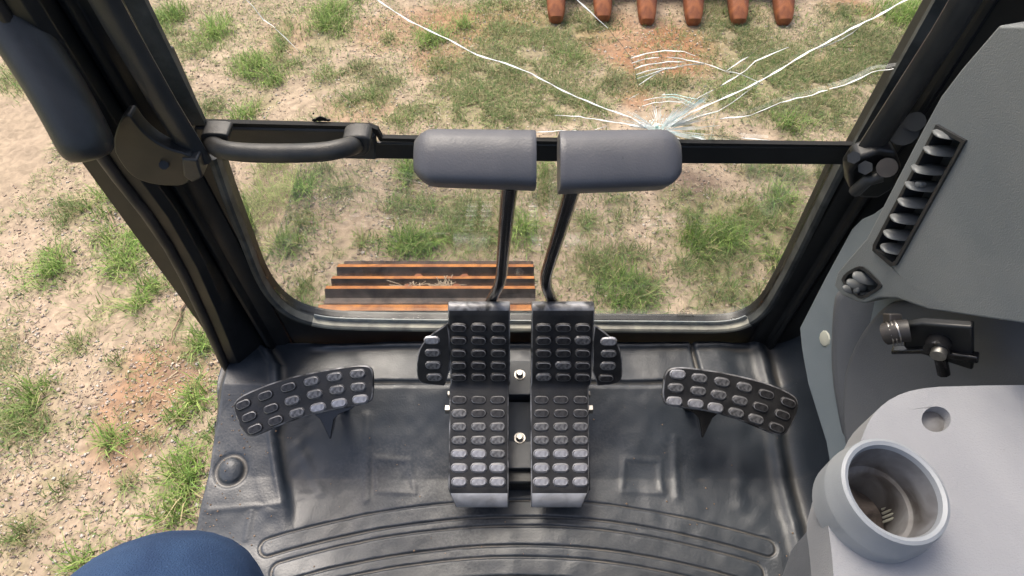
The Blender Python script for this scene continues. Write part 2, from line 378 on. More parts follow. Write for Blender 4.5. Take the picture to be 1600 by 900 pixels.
redf = field([px_e(*a) for a in ((740, 40, 130, 34, .75), (690, 90, 60, 34, .6), (1060, 75, 75, 45, 1.), (960, 60, 60, 40, .7), (990, 95, 40, 30, .9), (1290, 110, 50, 18, .6), (600, 50, 60, 30, .5), (250, 590, 90, 60, .65), (210, 690, 60, 60, .5), (180, 640, 40, 40, .6), (1330, 10, 40, 14, .7), (440, 60, 50, 30, .3), (1005, 150, 40, 22, .7), (560, 170, 60, 25, .35))])
dampf = field([px_e(*a) for a in ((1083, 295, 55, 28, .8), (640, 300, 46, 40, .3), (520, 330, 60, 40, .35), (300, 560, 26, 30, .5), (1230, 160, 20, 10, .4))])
palef = field([px_e(*a) for a in ((1050, 367, 60, 46, .9), (560, 350, 60, 60, .4), (380, 70, 60, 40, .5), (480, 420, 60, 50, .6), (1060, 480, 80, 30, .8), (180, 560, 40, 40, .3), (240, 780, 60, 60, .5))])
greenf = field([(a[0], a[1], a[2] * 1.1, a[3] * 1.1, {'l': .7, 'm': .75, 'f': .8}[a[4]]) for a in patches])
n1 = fbm(X, Y, .5, 51)[:, None]; n2 = fbm(X, Y, .05, 61, 3)[:, None]
far = np.clip((np.hypot(X - 1, Y - 3) - 5) / 4, 0, 1)[:, None]
c = np.array([.295, .236, .172]) * (1 - n1 * .0) + (n1 - .5) * np.array([.12, .09, .08])
def mixc(c, col, f): return c * (1 - f[:, None]) + np.array(col) * f[:, None]
c = mixc(c, (.25, .135, .075), np.clip(redf, 0, 1)); c = mixc(c, (.14, .10, .078), np.clip(dampf, 0, 1)); c = mixc(c, (.38, .305, .225), np.clip(palef, 0, 1) * .8)
c = mixc(c, (.17, .17, .075), np.clip(greenf, 0, 1) * .55)
c = c * (1 - far) + far * (np.array([.2, .2, .1]) + (n1 - .5) * .2)
c = np.clip(c * (.8 + .4 * n2), .01, .9)
nxg, nyg = len(gx), len(gy)
ii = np.arange(nxg * nyg).reshape(nxg, nyg)
F = np.stack([ii[:-1, :-1], ii[1:, :-1], ii[1:, 1:], ii[:-1, 1:]], -1).reshape(-1, 4)
def npmesh(name, V, F, mat, col=None, smooth=True):
    me = bpy.data.meshes.new(name); k = F.shape[1]
    me.vertices.add(len(V)); me.vertices.foreach_set('co', np.ascontiguousarray(V, dtype=np.float32).ravel())
    me.loops.add(F.size); me.loops.foreach_set('vertex_index', F.astype(np.int32).ravel())
    me.polygons.add(len(F)); me.polygons.foreach_set('loop_start', np.arange(0, F.size, k, dtype=np.int32))
    me.update(calc_edges=True); me.validate()
    if col is not None:
        a = me.color_attributes.new('col', 'FLOAT_COLOR', 'POINT'); a.data.foreach_set('color', np.c_[col, np.ones(len(col))].astype(np.float32).ravel())
    if smooth: me.polygons.foreach_set('use_smooth', np.ones(len(F), dtype=bool))
    me.materials.append(M[mat]); return me
g = link('ground', npmesh('ground', np.c_[X, Y, Z], F, 'ground', c)); g['kind'] = 'structure'; g['label'] = 'pale gravelly dirt ground with reddish bare patches'

# ------------------------------------------------------------------ grass and stone chips
def blades(px, py, h, w, lean, hue):
    n = len(px); th = rng.uniform(0, 2 * np.pi, n); dx, dy = np.cos(th), np.sin(th); sx, sy = -dy, dx
    z0 = gheight(px, py) - .004
    V = np.zeros((n, 5, 3)); C = np.zeros((n, 5, 3))
    for k, (f, ww) in enumerate(((0, 1.), (0, -1.), (.55, .8), (.55, -.8), (1., 0.))):
        out = lean * h * f ** 1.6; zz = h * f * (1 - .35 * lean * f)
        V[:, k, 0] = px + dx * out + sx * w * ww * .5; V[:, k, 1] = py + dy * out + sy * w * ww * .5; V[:, k, 2] = z0 + zz
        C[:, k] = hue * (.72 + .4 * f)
    b = (np.arange(n) * 5)[:, None]
    T = np.concatenate([b + np.array([0, 1, 3]), b + np.array([0, 3, 2]), b + np.array([2, 3, 4])], 0)
    return V.reshape(-1, 3), T, C.reshape(-1, 3)
GX, GY, GH, GW, GL, GC = [], [], [], [], [], []
COLS = {'l': ((.2, .32, .07), (.31, .40, .12), (.16, .26, .07)), 'm': ((.15, .26, .07), (.22, .29, .1), (.29, .29, .14)), 'f': ((.14, .225, .075), (.19, .25, .1), (.3, .28, .15))}
for (cx, cy, rx, ry, kd) in patches:
    area = math.pi * rx * ry; dens = {'l': 8500, 'm': 10000, 'f': 18000}[kd]; n = int(area * dens) + 6; n = min(n, 12000)
    r = np.sqrt(rng.random(n)) * (1.08 + .38 * rng.standard_normal(n)); a = rng.uniform(0, 2 * np.pi, n)
    x = cx + rx * r * np.cos(a); y = cy + ry * r * np.sin(a)
    keep = fbm(x, y, .11, 71, 3) > {'l': .33, 'm': .38, 'f': .38}[kd]; x, y, r = x[keep], y[keep], r[keep]; n = len(x)
    h = {'l': .085, 'm': .055, 'f': .036}[kd] * rng.uniform(.5, 1.4, n) * np.clip(1.25 - .45 * r, .4, 1.2)
    cols = np.array(COLS[kd]); tone = rng.uniform(.75, 1.3, n)[:, None]; patch_t = rng.uniform(.85, 1.15)
    hue = cols[rng.integers(0, 3, n)] * tone * patch_t
    dry = rng.random(n) < {'l': .06, 'm': .13, 'f': .17}[kd]; hue[dry] = np.array([.42, .35, .2]) * tone[dry]
    GX.append(x); GY.append(y); GH.append(h); GW.append(rng.uniform(.002, .0046, n) * {'l': 1.25, 'm': 1, 'f': .9}[kd]); GL.append(rng.uniform(.25, 1.5, n)); GC.append(hue)
n = 170000                                                  # stray blades all over
x = rng.uniform(-2.6, 4.6, n); y = rng.uniform(-.6, 6.2, n); k = fbm(x, y, .35, 81) + .35 * (fbm(x, y, .06, 83, 2) - .5) > .46; x, y = x[k], y[k]; n = len(x)
GX.append(x); GY.append(y); GH.append(rng.uniform(.014, .055, n)); GW.append(rng.uniform(.002, .004, n)); GL.append(rng.uniform(.3, 1.8, n))
hue = np.array(COLS['m'])[rng.integers(0, 3, n)] * rng.uniform(.8, 1.35, n)[:, None]; GC.append(hue)
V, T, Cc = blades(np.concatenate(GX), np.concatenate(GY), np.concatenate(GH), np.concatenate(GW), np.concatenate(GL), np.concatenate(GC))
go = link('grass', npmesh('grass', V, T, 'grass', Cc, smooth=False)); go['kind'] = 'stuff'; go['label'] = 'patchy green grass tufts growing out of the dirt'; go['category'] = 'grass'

def chips(n, smin, smax, x0, x1, y0, y1, palette, flat):
    x = rng.uniform(x0, x1, n); y = rng.uniform(y0, y1, n); k = fbm(x, y, .4, 91) > .36; x, y = x[k], y[k]; n = len(x)
    s = smin * (smax / smin) ** (rng.random(n) ** 2.2)
    base = np.array([[1, 0, 0], [-1, 0, 0], [0, 1, 0], [0, -1, 0], [0, 0, 1], [0, 0, -1]], float)
    V = base[None] * (s[:, None, None] * rng.uniform(.55, 1.2, (n, 6, 1))); V[:, :, 2] *= flat; V[:, :, 1] *= rng.uniform(.45, 1, n)[:, None]
    V += rng.normal(0, .18, V.shape) * s[:, None, None]
    a = rng.uniform(0, 6.28, n); ca, sa = np.cos(a)[:, None], np.sin(a)[:, None]
    vx = V[:, :, 0] * ca - V[:, :, 1] * sa; vy = V[:, :, 0] * sa + V[:, :, 1] * ca
    V = np.stack([vx + x[:, None], vy + y[:, None], V[:, :, 2] + (gheight(x, y) + s * .15)[:, None]], -1)
    T = np.array([[0, 2, 4], [2, 1, 4], [1, 3, 4], [3, 0, 4], [2, 0, 5], [1, 2, 5], [3, 1, 5], [0, 3, 5]])
    T = (np.arange(n) * 6)[:, None, None] + T[None]
    p = np.array(palette)[rng.integers(0, len(palette), n)] * rng.uniform(.45, .95, n)[:, None]
    return V.reshape(-1, 3), T.reshape(-1, 3), np.repeat(p, 6, 0)
pal = [(.5, .4, .3), (.55, .47, .38), (.42, .3, .22), (.6, .54, .46), (.36, .27, .2), (.52, .4, .32), (.44, .4, .35)]
V, T, Cc = chips(150000, .0028, .0115, -2.7, 4.4, -.5, 6.2, pal, .55)
V2, T2, C2 = chips(13000, .004, .013, -2.2, -.35, -.3, 2.6, [(.46, .36, .29), (.5, .4, .34), (.4, .29, .23), (.48, .43, .38)], .42)
T = np.concatenate([T, T2 + len(V)]); V = np.concatenate([V, V2]); Cc = np.concatenate([Cc, C2])
po = link('gravel', npmesh('gravel', V, T, 'chips', Cc, smooth=False)); po['kind'] = 'stuff'; po['label'] = 'scattered pale stone chips and pebbles on the dirt'; po['category'] = 'gravel'
# dry straw bits
n = 13000; x = rng.uniform(-2.6, 4.4, n); y = rng.uniform(-.5, 6.2, n); L = rng.uniform(.01, .045, n); a = rng.uniform(0, 6.28, n); w = rng.uniform(.001, .0022, n); z = gheight(x, y) + rng.uniform(.003, .012, n)
dx, dy = np.cos(a) * L / 2, np.sin(a) * L / 2; ox, oy = -np.sin(a) * w, np.cos(a) * w; tz = rng.normal(0, .004, n)
V = np.stack([np.stack([x - dx - ox, y - dy - oy, z - tz], -1), np.stack([x + dx - ox, y + dy - oy, z + tz], -1), np.stack([x + dx + ox, y + dy + oy, z + tz], -1), np.stack([x - dx + ox, y - dy + oy, z - tz], -1), np.stack([x, y, z + .0025], -1)], 1).reshape(-1, 3)
T = ((np.arange(n) * 5)[:, None, None] + np.array([[0, 1, 4], [1, 2, 4], [2, 3, 4], [3, 0, 4]])[None]).reshape(-1, 3)
so = link('straw', npmesh('straw', V, T, 'chips', np.repeat(np.array([.36, .30, .2]) * rng.uniform(.6, 1.25, n)[:, None], 5, 0), smooth=False)); so['kind'] = 'stuff'; so['label'] = 'dry straw bits littering the ground'; so['category'] = 'straw'

def twig(pts, r, label):
    q = smooth_path([P(a, b, z=.02) for a, b in pts], 1)
    q = [p + Vector((random.gauss(0, .003), random.gauss(0, .003), random.gauss(0, .003))) for p in q]
    v, f = tube_data(q, [r * (1 - .6 * i / len(q)) for i in range(len(q))], 6)
    o = obj('twig', v, f, 'stick', None); o['label'] = label; o['category'] = 'twig'; o['group'] = 'twigs on the ground'
twig([(296, 462), (285, 480), (278, 500), (272, 515), (267, 530)], .006, 'long curved brown twig on red dirt beside the left pillar')
twig([(1095, 493), (1060, 503), (1030, 503), (1005, 500)], .006, 'brown twig lying just above the bottom window seal')
twig([(1012, 412), (1017, 424), (1022, 436)], .008, 'short pale twig on bare dirt right of the levers')
twig([(1228, 355), (1246, 362)], .006, 'short dark twig in grass near right window edge')
twig([(168, 328), (176, 345), (182, 356)], .006, 'pale twig between grass tufts at far left')

# ------------------------------------------------------------------ crawler track
TXC, TW, TR, TYC, TZC = -.233, .60, .47, .907, .50
trk = thing('crawler_track', 'rusty steel crawler track with raised grousers below the window', 'crawler track', (TXC, TYC, 0))
def shoe_mesh():
    prof = [(-.105, -.006), (-.082, .0), (-.079, .028), (-.061, .028), (-.056, .002), (-.04, -.004), (-.016, -.004), (-.008, .002), (-.009, .026), (.009, .026), (.012, .002), (.03, -.004), (.05, -.004), (.058, .002), (.061, .032), (.081, .032), (.086, .004), (.1, .006),
            (.1, -.012), (.04, -.02), (-.04, -.02), (-.105, -.016)]
    v = []; f = []; n = len(prof); xs = [-.3, -.298, .298, .3]
    for i, x in enumerate(xs):
        for (s, h) in prof: v.append((x, s, h - (.002 if i in (0, 3) else 0)))
    for i in range(3):
        for j in range(n): f.append([i * n + j, i * n + (j + 1) % n, (i + 1) * n + (j + 1) % n, (i + 1) * n + j])
    f.append(list(range(n))); f.append(list(range(3 * n, 4 * n)))
    v, f = fix_normals([Vector(a) for a in v], f)
    me = meshd('track_shoe', v, f, ['rust_dark', 'rust'], ang=30)
    for p in me.polygons:
        if p.normal.z > .8 and all(me.vertices[i].co.z > .02 for i in p.vertices): p.material_index = 1
        elif abs(p.normal.y) > .6 and max(me.vertices[i].co.z for i in p.vertices) > .02 and p.normal.y < 0: p.material_index = 0
    return me
sm_ = shoe_mesh(); pitch = .2185; run = 2.55; per = 2 * run + 2 * math.pi * TR; ns = round(per / pitch); pitch = per / ns
bolt_m = hexbolt_mesh('bolt', .014, .018, 'rust_bolt')
s0 = R(27.5) * TR                                          # centre of one shoe on the front arc
for i in range(ns):
    s = s0 + i * pitch; s = s % per
    if s < math.pi * TR:
        a = s / TR; pos = Vector((TXC, TYC + TR * math.sin(a), TZC + TR * math.cos(a))); nrm = Vector((0, math.sin(a), math.cos(a)))
    elif s < math.pi * TR + run:
        q = s - math.pi * TR; pos = Vector((TXC, TYC - q, TZC - TR)); nrm = Vector((0, 0, -1))
    elif s < 2 * math.pi * TR + run:
        a = math.pi + (s - math.pi * TR - run) / TR; pos = Vector((TXC, TYC - run + TR * math.sin(a), TZC + TR * math.cos(a))); nrm = Vector((0, math.sin(a), math.cos(a)))
    else:
        q = per - s; pos = Vector((TXC, TYC - q, TZC + TR)); nrm = Vector((0, 0, 1))
    m = frame(pos, nrm, Vector((1, 0, 0)))
    # nearest-visible shoes carry their bolts
    sh = link('track_shoe', sm_, trk, m)
    if i in (0, ns - 1, 1):
        for bx, by in ((-.07, -.028), (.07, -.028), (-.05, .04), (.09, .04)):
            link('bolt', bolt_m, sh, m @ Matrix.Translation((bx, by, -.004)))
box('track_frame', (TXC - .12, TYC - run, .28), (TXC + .12, TYC - .1, .8), 'rust_dark', trk, bevel=.02)
v, f = tube_data([Vector((TXC - .1, TYC, TZC)), Vector((TXC + .1, TYC, TZC))], .40, 32); obj('idler', v, f, 'rust_dark', trk)
# dried grass caught between the grousers
def clump(px, py, pxw, n, label, plane):
    v = []; f = []
    for i in range(n):
        p = P(px + random.gauss(0, pxw), py + random.gauss(0, 2.5), plane=plane); d = Vector((random.gauss(0, 1), random.gauss(0, .5), random.gauss(0, .25))).normalized() * random.uniform(.015, .05)
        a, b = tube_data([p - d, p + Vector((0, 0, random.uniform(0, .01))), p + d], .0016, 4); k = len(v); v += a; f += [[q + k for q in t] for t in b]
    o = obj('dead_grass', v, f, 'debris', None); o['label'] = label; o['category'] = 'dead grass'; o['kind'] = 'stuff'
a1 = R(22); tp = (Vector((TXC, TYC + TR * math.sin(a1), TZC + (TR + .004) * math.cos(a1))), Vector((0, math.sin(a1), math.cos(a1))))
clump(696, 451, 14, 42, 'dry grass caught between rusty track grousers by the bolts', tp); clump(640, 450, 12, 20, 'few dry stems caught on the track left of the bolts', tp)

# ------------------------------------------------------------------ excavator bucket lying ahead
BY = P(1047, 36, z=.04).y
bk = thing('excavator_bucket', 'rusty excavator bucket with a row of teeth on the ground ahead', 'excavator bucket', (P(1047, 36, z=.04).x, BY, 0))
tooth_prof = [(0, .045), (.16, .085), (.34, .1), (.34, -.05), (.16, -.045), (0, .012)]
dirb = Vector((0, math.cos(R(22)), math.sin(R(22)))); upb = Vector((0, -math.sin(R(22)), math.cos(R(22))))
v = []; f = []; nn = 14; secs = ((0, .030, .020), (.012, .046, .034), (.05, .056, .042), (.14, .064, .056), (.26, .066, .066), (.52, .064, .062))
for k, (s, w, h) in enumerate(secs):
    for j in range(nn):
        a = 2 * math.pi * j / nn; ca, sa = math.cos(a), math.sin(a); e = .55
        xx = math.copysign(abs(ca) ** e, ca) * w; hh = math.copysign(abs(sa) ** e, sa) * h
        v.append(Vector((xx, 0, 0)) + dirb * s + upb * (hh + h))
for k in range(len(secs) - 1):
    for j in range(nn): f.append([k * nn + j, k * nn + (j + 1) % nn, (k + 1) * nn + (j + 1) % nn, (k + 1) * nn + j])
f.append(list(range(nn))); f.append([(len(secs) - 1) * nn + j for j in range(nn)])
v, f = fix_normals(v, f); tm = meshd('tooth', v, f, 'tooth', ang=40)
tx = []
for px, py in ((869, 31), (942, 30), (1011, 35), (1084, 35), (1154, 35), (1225, 35)):
    p = P(px, py, z=.03); tx.append(p.x); link('tooth', tm, bk, Matrix.Translation(Vector((p.x, p.y, .0))))
xa, xb = min(tx) - .12, max(tx) + .12
# curved shell: lip, floor, back
shell = [dirb * .46 + upb * .06]
for k in range(15):
    a = R(-60 + k * 15); shell.append(Vector((0, BY * 0 + 1.15 + .62 * math.sin(a) * 1., .72 - .62 * math.cos(a) * 1.0)))
shell = [Vector((0, BY + q.y, q.z)) for q in shell]; n = len(shell); v = []
for xx in (xa, xb):
    for q in shell: v.append(Vector((xx, q.y, q.z)))
    for q in shell: v.append(Vector((xx, q.y, q.z)) + Vector((0, (BY + 1.15 - q.y) * -.05, (.72 - q.z) * -.05 - .01)))
f = []
for i in range(n - 1):
    f += [[i, i + 1, 2 * n + i + 1, 2 * n + i], [n + i, n + i + 1, 3 * n + i + 1, 3 * n + i], [i, i + 1, n + i + 1, n + i], [2 * n + i, 2 * n + i + 1, 3 * n + i + 1, 3 * n + i]]
f += [[0, n, 3 * n, 2 * n], [n - 1, 2 * n - 1, 4 * n - 1, 3 * n - 1]]
v, f = fix_normals(v, f); obj('shell', v, f, 'tooth', bk)
for xx in (xa - .002, xb - .028):
    slab('side_plate', [Vector((xx, q.y, q.z)) for q in shell], Vector((.03, 0, 0)), 'tooth', bk)

# ------------------------------------------------------------------ the cab
WY = .70; FZ = CAMZ - 1.20
cab = thing('excavator_cab', 'black painted excavator cab shell with pillars and lower window', 'excavator cab', (0, 0, FZ))
YW = lambda px, py, y=WY: P(px, py, y=y)
glass_px = [(338, 246), (362, 318), (390, 388), (408, 436), (428, 468), (456, 492), (492, 504), (540, 509), (700, 511), (900, 512), (1060, 513), (1130, 514), (1168, 506), (1194, 486), (1212, 456), (1236, 412), (1276, 330), (1318, 246)]
inner = smooth_path([YW(a, b) for a, b in glass_px], 2)
# front wall: outer rectangle with the window opening
zt = YW(800, 244).z; xl, xr = -.63, .66
outer = [Vector((xl, WY, zt)), Vector((xl, WY, FZ - .05)), Vector((xr, WY, FZ - .05)), Vector((xr, WY, zt))]
slab('front_wall', outer + inner[::-1], Vector((0, .035, 0)), 'paint', cab)
side = Vector((0, -1, 0))
gl = slab('window_pane', inner, Vector((0, .005, 0)), 'glass', cab); gl.location.y = .016
zmin = min(q.z for q in inner); bi = [i for i, q in enumerate(inner) if q.z < zmin + .028]; b0, b1 = bi[0], bi[-1]
sweep('dusty_glass_edge', inner[b0:b1 + 1], [(-.001, .003 - .012), (-.011, .003 - .012), (-.011, .001 - .012), (-.001, .001 - .012)], side, 'frit', cab)
sprof = [(-.001, -.012), (-.001, .003), (.003, .006), (.009, .006), (.012, .002), (.012, -.004)]
sweep('window_seal', inner[b0:b1 + 1], sprof, side, 'seal', cab, label='dusty pale rubber seal along the bottom of the window')
sweep('window_seal', inner[:b0 + 1], sprof, side, 'seal_dark', cab); sweep('window_seal', inner[b1:], sprof, side, 'seal_dark', cab)
# etched marking near the bottom right corner of the lower pane, read from outside
pl = WY + .0145
etch_bits = []
def bits(row_y, x0, x1, h, gaps, mat='print'):
    x = x0
    while x < x1:
        w = random.uniform(1.2, 2.4); 
        if random.random() > gaps: etch_bits.append((x, row_y, min(w, x1 - x), h))
        x += w + random.uniform(.5, 1.0)
bits(496.2, 1065, 1081, 1.0, .1); bits(499, 1062, 1084, 1.2, .1); bits(502.6, 1060, 1087, 1.3, .1); bits(493.2, 1066, 1081, 1.0, .15)
v = []; f = []
for (x, y, w, h) in etch_bits:
    k = len(v); v += [YW(x, y, pl), YW(x + w, y, pl), YW(x + w, y + h, pl), YW(x, y + h, pl)]; v += [q + Vector((0, .0004, 0)) for q in v[k:k + 4]]
    f += [[k, k + 1, k + 2, k + 3], [k + 4, k + 5, k + 6, k + 7], [k, k + 1, k + 5, k + 4], [k + 1, k + 2, k + 6, k + 5], [k + 2, k + 3, k + 7, k + 6], [k + 3, k, k + 4, k + 7]]
v, f = fix_normals(v, f); obj('etched_fine_print', v, f, 'print', gl, smooth=False)
fc = bpy.data.curves.new('etched_word', 'FONT'); fc.body = 'YBBC'; fc.size = .0075; fc.extrude = .0002; fc.materials.append(M['print'])
p = YW(1085, 492.5, pl)
fo = bpy.data.objects.new('word_source', fc); COL.objects.link(fo)
wm = bpy.data.meshes.new_from_object(fo); bpy.data.objects.remove(fo); wm.materials.clear(); wm.materials.append(M['print'])
link('etched_word', wm, gl, Matrix.Translation(p) @ Matrix.Rotation(R(180), 4, 'Z') @ Matrix.Rotation(R(90), 4, 'X'))

# pillars: sections of a folded steel post along Z
def pillar(sx, outer_fn, xi, name, label):
    zs = [FZ - .05, FZ + .02, FZ + .08, FZ + .16, FZ + .26, FZ + .38, FZ + .5, FZ + .62, FZ + .8, FZ + 1.1, FZ + 1.65]
    prof_n = None; v = []; f = []
    for z in zs:
        xo, yo = outer_fn(z); xin = xi
        pr = [(xin, .742), (xin, .697), (xin - sx * -.012, .690), (xin + sx * .030, .688), (xin + sx * .035, .676), (xin + sx * .043, .676), (xin + sx * .048, .688),
              (xo - sx * .040, yo + .012), (xo - sx * .030, yo + .001), (xo - sx * .008, yo), (xo, yo + .010), (xo, .742)]
        n = len(pr); v += [Vector((a, b, z)) for a, b in pr]
    for i in range(len(zs) - 1):
        for j in range(n): f.append([i * n + j, i * n + (j + 1) % n, (i + 1) * n + (j + 1) % n, (i + 1) * n + j])
    f += [list(range(n)), list(range((len(zs) - 1) * n, len(zs) * n))]
    v, f = fix_normals(v, f); o = obj(name, v, f, 'paint', cab, bevel=.004, seg=2, label=label, ang=40); return o
def lerp_tab(tab, z):
    if z <= tab[0][0]: return tab[0][1]
    for (a, b), (c_, d) in zip(tab, tab[1:]):
        if z <= c_: return b + (d - b) * (z - a) / (c_ - a)
    return tab[-1][1]
lo_pts = [P(x, y, y=.635) for x, y in ((347, 566), (318, 500), (286, 432), (250, 366), (205, 306), (165, 258))]
lt = sorted([(p.z, p.x) for p in lo_pts])
pillar(-1, lambda z: (lerp_tab(lt, z), .635), -.462, 'pillar', None)
pillar(1, lambda z: (.615, .66), .498, 'pillar', None)
# worn brown edge strip on the door side of the left pillar
ep = [Vector((lerp_tab(lt, z) + .004, .6335, z)) for z in np.linspace(FZ, FZ + .95, 14)]
tube('door_edge_trim', ep, .0085, 'paint_worn', cab, n=8)

# rails for the lifting windshield and their lower brackets
tube('window_rail', [P(312, 252, y=.635), P(255, 160, y=.635), P(180, 30, y=.635), P(180, 30, y=.635) + Vector((-.0, 0, .55))], .017, 'trim', cab, n=10, squash=(Vector((0, 1, 0)), .6))
tube('window_rail', [P(1350, 246, y=.63), P(1400, 170, y=.63), P(1480, 48, y=.63), P(1480, 48, y=.63) + Vector((.0, 0, .55))], .017, 'trim', cab, n=10, squash=(Vector((0, 1, 0)), .6))
br = slab('rail_bracket', smooth_path([P(a, b, y=.615) for a, b in ((196, 168), (220, 205), (256, 232), (300, 243), (304, 262), (296, 291), (250, 291), (214, 282), (192, 262), (172, 225))], 2, True), Vector((0, .02, 0)), 'paint', cab, bevel=.004)
tube('bracket_bolt', [P(256, 258, y=.614), P(256, 258, y=.611)], .006, 'paint', cab, n=8)
slab('rail_clamp', [P(a, b, y=.612) for a, b in ((283, 248), (308, 250), (317, 278), (300, 286), (286, 276))], Vector((0, .03, 0)), 'trim', cab, bevel=.003)
# rounded padded cover on the door side
v, f = tube_data(smooth_path([P(62, 60, d=.64), P(120, 130, d=.66), P(160, 205, d=.69), P(172, 245, d=.71), P(178, 262, d=.72)], 2), [.045] * 7 + [.043, .04, .036, .03, .02, .012, .008, .005][:0] + [], 4) if False else (None, None)
cp = smooth_path([P(5, 10, d=.70), P(78, 120, d=.72), P(120, 195, d=.735), P(146, 250, d=.75)], 2)
rad = [.03] * (len(cp) - 4) + [.029, .026, .02, .009]
tube('pillar_cover', cp, rad, 'trim', cab, n=20, label='dark grey rounded plastic cover at the door side')
# exterior black strip beside the windshield
slab('outside_trim_strip', [P(a, b, y=.745) for a, b in ((252, 84), (264, 84), (301, 166), (290, 168))], Vector((0, .02, 0)), 'trim', cab, bevel=.003)

# right hand bracket with roller
slab('rail_bracket', [P(a, b, y=.61) for a, b in ((1325, 270), (1340, 248), (1372, 236), (1402, 240), (1410, 262), (1398, 296), (1372, 312), (1345, 311), (1328, 296))], Vector((0, .03, 0)), 'paint', cab, bevel=.006)
tube('roller', [P(1386, 262, y=.585), P(1386, 262, y=.62)], .012, 'paint_worn', cab, n=16, label='worn brown roller in the right window bracket')
tube('bracket_bolt', [P(1352, 262, y=.595), P(1352, 262, y=.615)], .009, 'trim', cab, n=6)
tube('bracket_bolt', [P(1334, 246, y=.595), P(1334, 246, y=.615)], .008, 'trim', cab, n=6)
tube('roller_arm', [P(1335, 300, y=.60), P(1355, 282, y=.595), P(1378, 275, y=.595)], .008, 'trim', cab, n=8)
for a, b, r_ in ((1412, 205, .018), (1430, 190, .012)): tube('window_latch', [P(a, b, y=.64), P(a, b, y=.66)], r_, 'paint', cab, n=12)

# floor pan, right wall, rear wall, roof with its hatch
xe = .60
box('floor_pan', (-.565, -.75, FZ - .09), (.60, .66, FZ - .012), 'paint', cab, bevel=.01)
box('side_wall', (.70, -.75, FZ - .02), (.74, .70, FZ + .80), 'paint', cab, bevel=.01)
box('side_wall_pillar', (.66, -.20, FZ + .80), (.73, -.12, FZ + 1.64), 'paint', cab, bevel=.01)
box('rear_wall', (-.56, -.80, FZ - .02), (.70, -.76, FZ + .85), 'paint', cab, bevel=.01)
for xx in (-.56, .64): box('rear_pillar', (xx, -.80, FZ + .85), (xx + .08, -.72, FZ + 1.64), 'paint', cab, bevel=.01)
zr = FZ + 1.64
ro = [Vector((-.6, -.82, zr)), Vector((.76, -.82, zr)), Vector((.76, .76, zr)), Vector((-.6, .76, zr))]
hh = [Vector((-.42, -.55, zr)), Vector((.56, -.55, zr)), Vector((.56, .55, zr)), Vector((-.42, .55, zr))]
rf = slab('roof', ro, Vector((0, 0, .06)), 'paint', cab, holes=[hh])
slab('roof_hatch_pane', [q + Vector((0, 0, .02)) for q in hh], Vector((0, 0, .006)), 'glass', rf)

# ------------------------------------------------------------------ cracked lifting windshield
ws = thing('windshield', 'cracked lifting windshield with white starburst fracture and grab handle', 'windshield', (0, WY, YW(800, 240).z))
ztop = FZ + 1.6
A, B_ = YW(300, 195), YW(1336, 236)
bl = YW(598, 224, WY + .004)
xgl = A.x; xgr = YW(1333, 236).x + .004
pane = [Vector((xgl - .012, WY + .004, YW(300, 196).z)), Vector((YW(585, 205).x, WY + .004, YW(585, 204).z)), Vector((bl.x, WY + .004, bl.z)), Vector((xgr + .012, WY + .004, YW(1330, 232).z)), Vector((xgr + .012, WY + .004, ztop)), Vector((xgl - .012, WY + .004, ztop))]
gp = slab('glass_pane', pane, Vector((0, .006, 0)), 'glass_up', ws)
slab('bottom_rail', [YW(a, b, .693) for a, b in ((560, 224), (800, 226), (1060, 229), (1342, 231), (1342, 258), (1060, 256), (800, 252), (560, 248))], Vector((0, .006, 0)), 'paint', ws, bevel=.002)
slab('glass_gasket', [YW(a, b, .694) for a, b in ((296, 191), (578, 198), (590, 203), (597, 216), (800, 220), (1338, 227), (1338, 231), (800, 224), (593, 221), (586, 208), (576, 203), (296, 196))], Vector((0, .008, 0)), 'void', ws)
slab('handle_plate', [YW(a, b, .692) for a, b in ((303, 199), (576, 204), (587, 211), (590, 251), (330, 243), (318, 246), (300, 238))], Vector((0, .010, 0)), 'trim', ws, bevel=.004)
hp = smooth_path([P(332, 219, y=.678), P(333, 226, y=.652), P(346, 235, y=.632), P(400, 240, y=.628), P(500, 239, y=.628), P(540, 231, y=.635), P(556, 226, y=.655), P(560, 224, y=.678)], 2)
gh = tube('grab_handle', hp, .0125, 'handle', ws, n=16, label='worn black curved grab handle')
slab('handle_foot', smooth_path([P(a, b, y=.655) for a, b in ((313, 212), (318, 208), (352, 209), (358, 214), (352, 232), (318, 232), (313, 228))], 1, True), Vector((0, .026, 0)), 'handle', gh, bevel=.006)
slab('handle_foot', smooth_path([P(a, b, y=.652) for a, b in ((530, 222), (545, 213), (574, 214), (578, 220), (577, 244), (545, 247))], 1, True), Vector((0, .029, 0)), 'handle', gh, bevel=.006)
tube('plate_screw', [P(578, 211, y=.6795), P(578, 211, y=.674)], .0055, 'shaft', ws, n=10)
# side gaskets of the windshield
sweep('side_gasket', [YW(301, 190, WY), Vector((YW(301, 190).x, WY, ztop))], [(-.004, .0), (.02, .0), (.02, .008), (-.004, .008)], side, 'seal_dark', ws)
sweep('side_gasket', [Vector((xgr, WY, ztop)), Vector((xgr, WY, YW(1333, 228).z))], [(-.024, .0), (.012, .0), (.012, .006), (-.024, .003)], side, 'seal_dark', ws)
# black residue flakes stuck on the glass above the handle
def flake_outline(px, py, w, h):
    k = 11; return [YW(px + w * math.cos(2 * math.pi * i / k) * random.uniform(.6, 1.1), py + h * math.sin(2 * math.pi * i / k) * random.uniform(.5, 1.1), WY + .0035) for i in range(k)]
for (a, b, w, h) in ((501, 185.5, 12, 4), (492, 187, 6, 2.5), (511, 187, 6, 2.5), (490, 177, 1.6, 1.2)): slab('residue_flake', flake_outline(a, b, w, h), Vector((0, -.0012, 0)), 'residue', ws)

